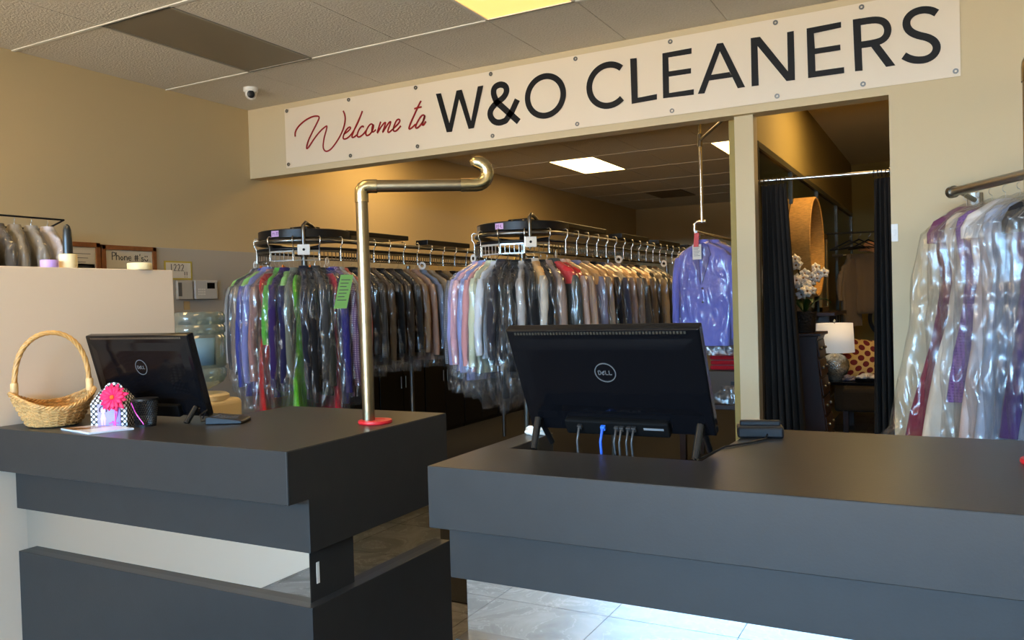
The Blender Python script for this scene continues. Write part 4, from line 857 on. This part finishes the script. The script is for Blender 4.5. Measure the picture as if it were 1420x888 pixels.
strR = [dict(d='blue-grey shirt', c=(138, 140, 168), cape=ORG), dict(d='sand shirt', c=(168, 150, 128), cape=ORG), dict(d='black shirt', c=(22, 22, 24), cape=ORG),
 dict(d='slate jacket', c=(70, 72, 90), k='jacket', cape=(220, 190, 140)), dict(d='mauve-taupe shirt', c=(150, 128, 122), cape=ORG), dict(d='taupe jacket', c=(140, 122, 108), k='jacket', cape=ORG), dict(d='dark grey shirt', c=(70, 66, 62)), dict(d='brown shirt', c=(96, 76, 54), cape=ORG), dict(d='black shirt', c=(24, 22, 20)), dict(d='khaki shirt', c=(150, 128, 96)), dict(d='dark olive shirt', c=(48, 46, 36)), dict(d='brown shirt', c=(84, 66, 48))]
for i, g in enumerate(strR): g.setdefault('length', .82); g['bag'] = 1.04
hang_loop(CR, semiR, strR, [216, 230, 238, 246, 252, 258, 265, 273, 281, 289, 296, 303, 310, 318, 326, 336, 346, 356], [5.97 + .175 * k for k in range(len(strR))], 'centre conveyor', 'clothes on the centre conveyor', Wd=.44)

# ------------------------------------------------------------------ hanging pipe rail with lavender jackets
px, py = -1.745, 6.50
t = thing('pipe_rail', 'ceiling-hung steel pipe rail beside the pillar, holding lavender jackets', 'rail', (px, py, 1.9))
B().tube([(px, py, 3.21), (px, py, H + .60)], .012, 12).build('drop_pipe', M_CHROME, t, smooth=40)
B().tube([(px, py, 2.68), (-1.236, 5.56, 2.69)], .011, 10).build('brace_pipe', M_STEEL, t, smooth=40)
B().tube([(px, py, 2.63), (px, py, 2.73)], .02, 12).build('pipe_cross', M_STEEL, t, smooth=40)
B().tube([(px + .03, py, H + .605), (px - .04, py, H + .605), (px - .06, py, H + .59), (px - .062, py, H + .54), (px - .055, py, H + .50), (px - .02, py, H + .485)], .012, 10).build('hook_arm', M_CHROME, t, smooth=60)
B().tube([(px - .045, py - .02, H + .525), (px - .045, py + 2.4, H + .525)], .011, 12).build('rail_tube', M_STEEL, t, smooth=40)
B().obox((px - .04, py - .03, H + .46), (.018, .004, 0), (0, .003, 0), (.004, 0, .055)).build('red_tag', mat('red_tag', srgb(220, 60, 50), .5), t)
lav = [('lavender jacket with white tag', (122, 124, 206), 'jacket', dict(ptag=(-.02, -.15, .075, .12, (232, 226, 214), -1))), ('lavender suit jacket', (118, 120, 200), 'jacket', {}), ('pale violet jacket', (134, 132, 206), 'jacket', {}), ('lilac shirt', (176, 170, 214), 'shirt', {}), ('beige shirt', (186, 166, 140), 'shirt', {}), ('brown shirt', (110, 88, 66), 'shirt', {}), ('tan shirt', (150, 126, 96), 'shirt', {})]
for i, (d, c, kd, kw) in enumerate(lav):
    garment((px - .045 + (.04 if i == 0 else .12 if i == 1 else .06) * .8, py + .06 + .085 * i, H + .515), radians(-8 + 5 * (i % 3)), kd, c, f'{d} in plastic on the pipe rail, {ORD[i]} from the front', 'clothes on the pipe rail', W=.46, length=.83, bag=.98, hd=.04, seed=3.0 + i, **kw)
# low table with red folded cloth and a bundle of film under the jackets
t = thing('low_table', 'dark low table under the lavender jackets', 'table', (-1.65, 7.1, 0))
B().box(-2.1, -1.31, 6.75, 7.45, .50, .54).build('table_top', M_WOODD, t, bevel=.004)
for a, b_ in ((-2.06, 6.8), (-1.38, 6.8), (-2.06, 7.37), (-1.38, 7.37)): B().box(a, a + .05, b_, b_ + .05, 0, .50).build('leg', M_WOODD, t)
q = B()
for i in range(4): q.box(-1.80 + .006 * (i % 2), -1.36 - .005 * i, 6.84, 7.3, .82 + .042 * i, .858 + .042 * i)
tag(q.build('folded_cloth', mat_cloth('cloth_red_folded', srgb(170, 16, 26)), None, bevel=.014, seg=3), 'stack of folded dark red cloth below the lavender jackets', 'cloth')
t = thing('storage_box', 'dark storage box carrying the folded red cloth', 'box', (-1.58, 7.07, .54))
B().box(-1.84, -1.33, 6.82, 7.32, .54, .815).build('body', mat('box_brown', srgb(70, 52, 34), .6), t, bevel=.01); B().box(-1.62, -1.54, 6.812, 6.82, .70, .73).build('handle_slot', M_BLK, t)
crumple((-1.57, 6.785, .62), (.17, .03, .075), .54, 8, 'film_bundle', M_FILM2, 'crumpled clear plastic bundle below the folded red cloth', 'plastic')

# ------------------------------------------------------------------ gowns on the rail at right
RA, RBb = Vector((.025, 4.83, H + .51)), Vector((.66, 3.70, H + .51)); dv = (RBb - RA).normalized(); ga = math.atan2(-dv.x, dv.y) ; nv = Vector((-dv.y, dv.x, 0))
t = thing('clothes_rail', 'thick steel clothes rail at the right, holding bagged gowns', 'rail', RA)
B().tube([RA - dv * .03, RA, RBb], .024, 14).build('rail_tube', mat('rail_steel', (.42, .40, .36), .35, metal=1.), t, smooth=40)
B().tube([RA - dv * .04, RA - dv * .01], .032, 14).build('end_cap', M_STEEL, t, smooth=40)
B().tube([RA + dv * .03 - Vector((0, 0, .0)), (RA.x + .10, YH - .004, H + .51)], .014, 10).build('wall_bracket', M_STEEL, t, smooth=40)
B().lathe([(.04, H + .47), (.04, H + .55)], (RA.x + .10, YH - .022), 12, sy=.4).build('wall_plate', M_STEEL, t)
ang = math.atan2(nv.y, nv.x)
gw = [('maroon and violet dress', (128, 30, 50), 'dress', dict(length=1.25, bag=1.32, flare=.60, cape=(116, 60, 92), lean=.05, blean=.27, W=.42)), ('cream lace gown', (226, 208, 184), 'gown', dict(length=1.42, bag=1.50, flare=.75, W=.44, blean=.04)), ('violet plaid dress', (140, 96, 166), 'dress', dict(length=.95, bag=1.35, pat='plaid', col2=(96, 62, 128), flare=.1, W=.44, cape=None)),
 ('white dress', (216, 194, 186), 'dress', dict(length=1.3, bag=1.42, flare=.3, cape=(222, 214, 208), ptag=(-.03, -.20, .10, .13, (236, 232, 214), -1), W=.44)), ('pale grey-blue dress', (170, 180, 200), 'dress', dict(length=1.35, bag=1.42, flare=.25, W=.42)), ('slate-blue gown', (120, 134, 160), 'gown', dict(length=1.4, bag=1.46, flare=.3, W=.42)),
 ('black and purple dress', (66, 30, 96), 'dress', dict(length=1.05, bag=1.42, cape=(24, 24, 28), flare=.2, W=.44)), ('slate grey dress', (108, 112, 128), 'dress', dict(length=1.3, bag=1.44, flare=.2, W=.44))]
for i, (d, c, kd, kw) in enumerate(gw):
    p = RA + dv * (.10 + .105 * i); p.z -= .024
    garment(p, ang + pi + radians(random.uniform(-5, 5)), kd, c, f'{d} in clear plastic on the right rail, {ORD[i]} from the wall', 'gowns on the right rail', hd=.045, seed=20. + i, **kw)

# ------------------------------------------------------------------ clothes behind the partition, upper left
t = thing('wire_rack', 'dark wire rack on the left wall holding hangers', 'rack', (-5.3, 3.0, 2.02))
for z, x in ((2.055, -5.10), (2.005, -5.30)): B().tube([(x, 2.2, z), (x, 3.36, z)], .006, 8).build('rack_wire', M_BLK, t)
for y in (2.3, 2.8, 3.36): B().tube([(-5.10, y, 2.055), (-5.30, y, 2.005), (-5.505, y, 2.0)], .006, 8).build('rack_arm', M_BLK, t)
for i, (d, c, cp) in enumerate([('grey checked shirt', (112, 104, 96), (240, 130, 40)), ('grey shirt', (130, 124, 118), None), ('charcoal shirt', (84, 80, 76), None), ('stone shirt', (150, 142, 130), None), ('silver shirt', (160, 156, 150), None), ('white shirt', (220, 214, 220), None)]):
    garment((-5.10, 2.72 + .105 * i, 2.052), radians(-18 + 4 * (i % 3)), 'shirt', c, f'{d} in plastic on the wire rack, {ORD[5 - i]} from the notice boards', 'clothes on the wire rack', W=.42, length=.72, bag=.9, hd=.034, clip=cp, **(dict(pat='plaid', col2=(190, 184, 176)) if 'checked' in d else {}))
# ------------------------------------------------------------------ fitting room
M_CURT = mat('curtain_cloth', srgb(38, 34, 31), .95, spec=.2, bump=.2, bump_s=60)
t = thing('curtain_rod', 'slim steel curtain rod across the fitting room opening', 'rod', (-.7, YH + .20, 2.19))
B().tube([(-1.2, YH + .20, 2.192), (-.30, YH + .20, 2.177)], .010, 10).build('rod', M_CHROME, t, smooth=40)
for x in (-1.195, -.318): B().tube([(x, YH + .20, 2.192 if x < -1 else 2.177), (x + .012 * (1 if x < -1 else -1), YH + .20, 2.192 if x < -1 else 2.177)], .022, 12).build('end_bracket', M_STEEL, t)
def curtain(x0, x1, xb0, xb1, n, label, zt):
    t = thing('curtain', label, 'curtain', ((x0 + x1) / 2, YH + .2, .04)); m = 60; rows = []
    for i in range(17):
        v = i / 16; z = zt - (zt - .04) * v; a, b_ = x0 + (xb0 - x0) * v, x1 + (xb1 - x1) * v; row = []
        for k in range(m + 1):
            u = k / m; ph = 2 * pi * n * u; row.append((a + (b_ - a) * u + .006 * sin(ph * 2 + 1), YH + .20 + (.034 + .014 * v) * sin(ph + .5 * sin(v * 3 + u * 5)) * (.55 if i == 0 else 1), z + .006 * cos(ph)))
        rows.append(row)
    o = B().grid(rows, False).build('cloth', M_CURT, t, smooth=60); o.modifiers.new('thick', 'SOLIDIFY').thickness = .003
    for k in range(n + 1):
        x = x0 + (x1 - x0) * k / n; g = B(); zz = 2.192 - (x + 1.2) * .0167; g.tube([(x + .003 * sin(a), YH + .20 + .019 * sin(a), zz - .008 + .022 * cos(a)) for a in [2 * pi * q / 16 for q in range(16)]], .0022, 5, True); g.build('ring', M_BLK, t)
    return t
curtain(-1.105, -.945, -1.125, -.835, 6, 'dark grey curtain gathered at the left of the fitting room', 2.155)
curtain(-.415, -.325, -.455, -.30, 4, 'dark grey curtain gathered at the right of the fitting room', 2.135)
# dark framed glass band along the left wall
XF = -1.199
t = thing('mirror_panel', 'dark framed glass panels along the fitting room wall', 'mirror', (XF, 9, .9))
M_DGL = mat('dark_glass', (.010, .013, .008), .12)
fr_ = [5.92, 7.31, 8.82, 10.41, 12.07]
for a, b_ in zip(fr_[:-1], fr_[1:]): B().box(XF, XF + .006, a + .02, b_ - .02, .30, 2.47).build('pane', M_DGL, t)
for y in fr_: B().box(XF, XF + .022, y - .02, y + .02, .28, 2.49).build('mullion', mat('dark_frame', srgb(58, 54, 40), .35, metal=.4), t)
for z in (.26, 2.47): B().box(XF, XF + .026, 5.90, 12.09, z, z + .045).build('frame_rail', mat('bronze_frame', srgb(110, 104, 80), .3, metal=.5), t)
# rattan hoop mirror
hc = Vector((-1.105, 7.52, 1.84)); Rr = .43
t = thing('hoop_mirror', 'deep round rattan hoop hung on the fitting room wall', 'mirror', (XF, hc.y, hc.z - Rr))
M_RAT = mat('rattan', srgb(190, 142, 70), .6, noise_s=30, noise_a=.25, bump=.5, bump_s=90, stretch=(1, 1, 5))
rows = []
for (dx, r) in ((-.085, Rr), (.085, Rr), (.092, Rr - .008), (.085, Rr - .022), (-.08, Rr - .022), (-.085, Rr - .01)): rows.append([(hc.x + dx + .0, hc.y + r * cos(2 * pi * k / 56), hc.z + r * sin(2 * pi * k / 56)) for k in range(56)])
rows.append(rows[0]); B().grid(rows).build('hoop', M_RAT, t, smooth=40)
B().grid([[(hc.x - .07, hc.y + r * cos(2 * pi * k / 48), hc.z + r * sin(2 * pi * k / 48)) for k in range(48)] for r in (.002, Rr - .025)]).build('glass', mat('warm_mirror', (.7, .65, .5), .08, metal=1), t)
# dresser
dx0, dy0 = -1.185, 7.0
t = thing('tall_chest', 'dark red-brown tall chest of drawers behind the left curtain', 'chest', (-1.03, 7.15, 0))
P = [(0, 0), (.27, 0), (.285, .12), (.27, .4), (.235, .75), (.215, 1.05), (.23, 1.09), (0, 1.09)]
B().prism(P, lambda a, z, d: (dx0 + a, d, z), dy0, dy0 + .42).build('body', M_WOODD, t, bevel=.004)
B().box(dx0, dx0 + .25, dy0 - .015, dy0 + .435, 1.09, 1.115).build('top', M_WOODD, t, bevel=.004)
for k in range(6):
    z = .14 + k * .155; xw = .287 - .0126 * k * (1 if k > 0 else 0) - (.004 if k > 1 else 0)
    dd = B().obox((dx0 + xw + .004, dy0 + .21, z + .07), (.006, 0, .0005), (0, .19, 0), (-.009, 0, .066)).build('drawer', M_WOODD, t, bevel=.003)
    for s in (-1, 1): B().ball((dx0 + xw + .020, dy0 + .21 + s * .11, z + .07), .014, 10, 6).build('knob', M_STEEL, dd, smooth=60)
# orchid
oc = (-1.075, 7.12)
t = thing('potted_orchid', 'white orchid in a black ribbed pot on the tall chest', 'plant', (oc[0], oc[1], 1.115))
B().lathe([(.0, 1.115), (.075, 1.115), (.085, 1.13), (.092, 1.26), (.098, 1.29), (.088, 1.29), (.082, 1.26), (.0, 1.26)], oc, 24, cap=False).build('pot', mat('black_pot', (.012, .012, .012), .25, bump=.8, bump_s=60), t, smooth=40)
M_LEAF = mat('orchid_leaf', srgb(40, 70, 24), .4)
for a, Lh in ((.4, .22), (2.2, .18), (3.6, .2), (5.2, .2)):
    rows = []
    for i in range(8):
        v = i / 7; w_ = .026 * sin(pi * (.12 + .88 * v)); r_ = Lh * v; z = 1.27 + .12 * sin(v * 2.4) ; cx, cy = max(oc[0] + cos(a) * r_, XF + .04), oc[1] + sin(a) * r_
        rows.append([(cx - sin(a) * w_, cy + cos(a) * w_, z + .008), (cx, cy, z), (cx + sin(a) * w_, cy - cos(a) * w_, z + .008)])
    o = B().grid(rows, False).build('leaf', M_LEAF, t, smooth=60); o.modifiers.new('thick', 'SOLIDIFY').thickness = .002
M_PET = mat('orchid_petal', srgb(228, 222, 214), .6)
def bloom(c, n_, r):
    n_ = Vector(n_).normalized(); e1 = n_.cross(Vector((0, 0, 1))).normalized(); e2 = e1.cross(n_); b = B(); c = Vector(c)
    for k in range(5):
        a = pi / 2 + 2 * pi * k / 5; d = e1 * cos(a) + e2 * sin(a); s = e1 * -sin(a) + e2 * cos(a); big = 1.25 if k in (1, 4) else .9; rows = []
        for i in range(5):
            v = i / 4; w_ = r * .42 * big * sin(pi * (.15 + .85 * v)) + .001; q = c + d * r * v + n_ * (.010 * sin(v * 2.5)); rows.append([q - s * w_, q + n_ * .006, q + s * w_])
        b.grid(rows, False)
    o = b.build('bloom', M_PET, t, smooth=60); o.modifiers.new('thick', 'SOLIDIFY').thickness = .0012
    B().ball(c + n_ * .012, .009, 8, 6).build('bloom_lip', mat('orchid_lip', srgb(150, 110, 60), .6), o, smooth=60)
rnd = random.Random(5)
for (ex, ey, ez, nb_) in ((.16, .05, 1.66, 9), (-.07, -.10, 1.74, 11), (.06, -.08, 1.50, 8), (-.04, -.02, 1.58, 8)):
    pts = [Vector((oc[0], oc[1], 1.26)), Vector((oc[0] + ex * .1, oc[1] + ey * .1, 1.45)), Vector((oc[0] + ex * .5, oc[1] + ey * .5, ez + .04)), Vector((oc[0] + ex, oc[1] + ey, ez - .04))]
    pts = [Vector(((1 - u) ** 3 * pts[0] + 3 * (1 - u) ** 2 * u * pts[1] + 3 * (1 - u) * u * u * pts[2] + u ** 3 * pts[3])) for u in [k / 16 for k in range(17)]]
    B().tube(pts, .0035, 6).build('flower_stem', M_LEAF, t, smooth=60)
    for k in range(nb_):
        u = .45 + .55 * k / (nb_ - 1); p = pts[min(16, int(u * 16))] + Vector((rnd.uniform(-.05, .05), rnd.uniform(-.05, .02), rnd.uniform(-.05, .05))); p.x = max(p.x, XF + .075)
        bloom(p, (rnd.uniform(-.3, .7), -1, rnd.uniform(-.2, .5)), rnd.uniform(.038, .052))
# side table, lamp, tray, cushion chair
t = thing('side_table', 'black side table carrying the lamp in the fitting room', 'table', (-.86, 8.35, 0))
B().box(-1.13, -.55, 8.05, 8.6, .585, .615).build('table_top', M_GLOSSBLK, t, bevel=.004)
for a, b_ in ((-1.11, 8.07), (-.61, 8.07), (-1.11, 8.54), (-.61, 8.54)): B().box(a, a + .04, b_, b_ + .04, 0, .585).build('leg', M_BLK, t)
lc = (-.985, 8.30)
t = thing('table_lamp', 'table lamp with white drum shade and mottled silver glass base', 'lamp', (lc[0], lc[1], .615))
B().lathe([(0, .615), (.07, .615), (.075, .63), (.11, .68), (.128, .74), (.122, .79), (.085, .84), (.03, .865), (.012, .875), (0, .876)], lc, 32, cap=False).build('base', mat('mercury_glass', srgb(190, 186, 170), .22, metal=.8, noise_s=60, noise_a=.5, bump=.4, bump_s=80), t, smooth=50)
B().tube([(*lc, .87), (*lc, 1.17)], .006, 8).build('stem', M_CHROME, t)
rows = [[(lc[0] + r * cos(2 * pi * k / 40), lc[1] + r * sin(2 * pi * k / 40), z) for k in range(40)] for r, z in ((.176, .875), (.164, 1.15))]
m, n, p = nt('lamp_shade'); p.inputs['Base Color'].default_value = srgb(240, 236, 228); p.inputs['Roughness'].default_value = .9; p.inputs['Emission Color'].default_value = (1, .93, .82, 1); p.inputs['Emission Strength'].default_value = .16
o = B().grid(rows).build('lamp_shade', m, t, smooth=40); o.modifiers.new('thick', 'SOLIDIFY').thickness = .003
B().ball((*lc, 1.175), .012, 10, 6).build('finial', M_CHROME, t, smooth=60)
t = thing('tray', 'dark round tray beside the lamp base', 'tray', (-.70, 8.22, .615))
B().lathe([(0, .616), (.11, .616), (.125, .628), (.130, .645), (.125, .645), (.115, .63), (0, .622)], (-.70, 8.22), 28, cap=False).build('dish', M_BLK, t, smooth=40)
crumple((-.70, 8.22, .655), (.085, .085, .028), .622, 4, 'glass_beads', mat('glass_bits', (.75, .72, .74), .12, metal=.5, bump=.8, bump_s=60), 'heap of glassy trinkets in the dark tray', 'trinkets')
crumple((-.845, 8.16, .640), (.06, .05, .035), .616, 9, 'trinket_pile', mat('dark_bits', (.22, .19, .24), .2, metal=.4, bump=.8, bump_s=70), 'small dark pile of trinkets in front of the lamp base', 'trinkets')
t = thing('armchair', 'dark armchair behind the lamp, holding the spotted cushion', 'chair', (-.72, 9.2, 0))
M_UPH = mat_cloth('cloth_dark_upholstery', srgb(44, 38, 30))
B().box(-1.02, -.42, 8.95, 9.55, .22, .46).build('seat', M_UPH, t, bevel=.04, seg=3); B().box(-1.02, -.42, 9.45, 9.62, .40, .92).build('backrest', M_UPH, t, bevel=.05, seg=3)
for a in (-1.08, -.44): B().box(a, a + .10, 8.95, 9.58, .22, .62).build('arm', M_UPH, t, bevel=.03, seg=3)
for a, b_ in ((-1.0, 8.98), (-.50, 8.98), (-1.0, 9.5), (-.50, 9.5)): B().box(a, a + .05, b_, b_ + .05, 0, .22).build('leg', M_WOODD, t)
cu = B().ball((0, 0, 0), 1, 24, 16); v = []
for q in cu.v:
    m_ = max(abs(q[0]), abs(q[2])) or 1; k = 1 + .36 * (min(abs(q[0]), abs(q[2])) / m_) ** 2
    v.append((q[0] * .23 * k, q[1] * .075, q[2] * .21 * k))
cu.v = v; o = cu.build('cushion', mat_dots('spot_cushion', srgb(214, 178, 110), srgb(110, 20, 24), 9, .27, rough=.8), None, smooth=60); o.location = (-.80, 9.24, .735); o.rotation_euler = (radians(-14), radians(8), 0)
tag(o, 'cream cushion with dark red polka dots on the armchair', 'cushion')
# picture frames leaning along the wall
t = thing('picture_frame', 'narrow gilt picture frame leaning against the dark panels', 'frame', (-1.1, 9.0, 1.25))
GF = mat('gilt_frame', srgb(130, 104, 54), .35, metal=.6)
for a, b_, c_, d_ in ((8.7, 8.75, 1.25, 2.05), (9.15, 9.2, 1.25, 2.05), (8.7, 9.2, 1.25, 1.30), (8.7, 9.2, 2.0, 2.05)): B().box(-1.172, -1.14, a, b_, c_, d_).build('frame_rail', GF, t, bevel=.003)
B().box(-1.172, -1.155, 8.72, 9.18, 1.27, 2.03).build('picture', mat('dim_picture', srgb(74, 66, 50), .5), t)
tt = thing('wall_shelf', 'dark narrow shelf under the gilt frame', 'shelf', (-1.1, 9.0, 1.2)); B().box(-1.173, -1.0, 8.5, 9.5, 1.215, 1.248).build('board', M_WOODD, tt, bevel=.003)
for y in (8.7, 9.3): B().box(-1.173, -1.08, y, y + .03, 1.13, 1.215).build('bracket', M_WOODD, tt)
# garment rail with a taupe drape
t = thing('clothes_rail', 'thin steel rail inside the fitting room carrying a taupe drape', 'rail', (-.6, 9.8, 1.85))
B().tube([(-1.06, 9.8, 1.855), (.88, 9.8, 1.845)], .011, 10).build('rail_tube', M_CHROME, t, smooth=40); B().tube([(-1.06, 9.8, 1.855), (-1.17, 9.8, 1.855)], .016, 8).build('wall_bracket', M_STEEL, t)
def drape(x0, x1, y, zt, zb, col, label, n):
    rows = []
    for i in range(10):
        v = i / 9; rows.append([(x0 + (x1 - x0) * (k / 40) + .02 * v * sin(k * .4), y + (.006 + .012 * v) * sin(2 * pi * n * k / 40) - .014, zt - (zt - zb) * v) for k in range(41)])
    o = B().grid(rows, False).build('drape', mat_cloth('cloth_%02x%02x%02x' % col, srgb(*col)), None, smooth=60); o.modifiers.new('thick', 'SOLIDIFY').thickness = .006; return tag(o, label, 'cloth')
drape(-1.02, -.40, 9.79, 1.862, 1.20, (116, 98, 76), 'taupe cloth draped over the fitting room rail', 4)
garment((-.98, 9.72, 1.86), radians(65), 'blouse', (120, 104, 84), 'taupe cardigan hanging at the left end of the fitting room rail', 'fitting room clothes', W=.38, length=.72, film=False, hd=.04)
M_HB = M_BLK
for i, (hx, hy) in enumerate(((-.96, 9.55), (-.86, 9.45), (-.78, 9.60))):
    hn = thing('coat_hanger', f'black plastic coat hanger above the taupe drape, {ORD[i]} from the left', 'hanger', (hx, hy, 1.96), 'black coat hangers')
    b = B().tube([(hx - .20, hy - .06, 1.90), (hx, hy, 2.0), (hx + .20, hy + .06, 1.90), (hx, hy, 1.925), (hx - .20, hy - .06, 1.90)], .009, 6).build('bar', M_BLK, hn, smooth=60)
    B().tube([(hx, hy, 2.0), (hx, hy, 2.04)] + [(hx + .022 * sin(pi * k / 6) , hy, 2.06 - .022 * cos(pi * k / 6)) for k in range(7)], .003, 6).build('hook', M_STEEL, hn, smooth=60)
hr = thing('clothes_rail', 'short dark upper rail carrying the black coat hangers', 'rail', (-.8, 9.5, 2.07)); B().tube([(-1.17, 9.40, 2.074), (.88, 9.66, 2.074)], .010, 8).build('rail_tube', M_BLK, hr, smooth=40)
crumple((-.72, 9.79, 1.925), (.17, .06, .055), 1.864, 12, 'folded_scarf', mat_cloth('cloth_scarf', srgb(196, 110, 80), 'stripe', srgb(224, 196, 150)), 'coral and cream scarf bundled on the fitting room rail', 'scarf')
# round green ornament / glass behind the chair
t = thing('wall_mirror', 'pale green round mirror with dark frame behind the armchair', 'mirror', (-.70, 11.9, 1.0))
rows = [[(-.72 + r * cos(2 * pi * k / 40), y, 1.08 + r * sin(2 * pi * k / 40)) for k in range(40)] for r, y in ((.30, 12.29), (.30, 12.26), (.25, 12.26), (.25, 12.28))]
B().grid(rows).build('frame', M_BLK, t, smooth=30); B().grid([[(-.72 + r * cos(2 * pi * k / 40), 12.275, 1.08 + r * sin(2 * pi * k / 40)) for k in range(40)] for r in (.002, .25)]).build('glass', mat('green_glass', srgb(150, 150, 110), .3), t)

# black storage cabinets along the left wall, under the left conveyor
for k in range(5):
    y0 = 5.75 + k * .80
    t = thing('storage_cabinet', f'low black storage cabinet along the left wall, {ORD[k]} from the counter', 'cabinet', (-5.25, y0 + .4, 0), 'low black cabinets')
    B().box(-5.495, -5.05, y0 + .005, y0 + .795, .006, .86).build('body', M_BLK, t, bevel=.004)
    for j in (0, 1):
        dr = B().box(-5.05, -5.032, y0 + .012 + j * .392, y0 + .396 + j * .392, .05, .84).build('door', M_BLK, t, bevel=.003)
        B().tube([(-5.024, y0 + (.36 if j == 0 else .44), .58), (-5.024, y0 + (.36 if j == 0 else .44), .70)], .006, 8).build('handle', M_STEEL, dr)
for o in bpy.data.objects:
    if '_o' in o: del o['_o']
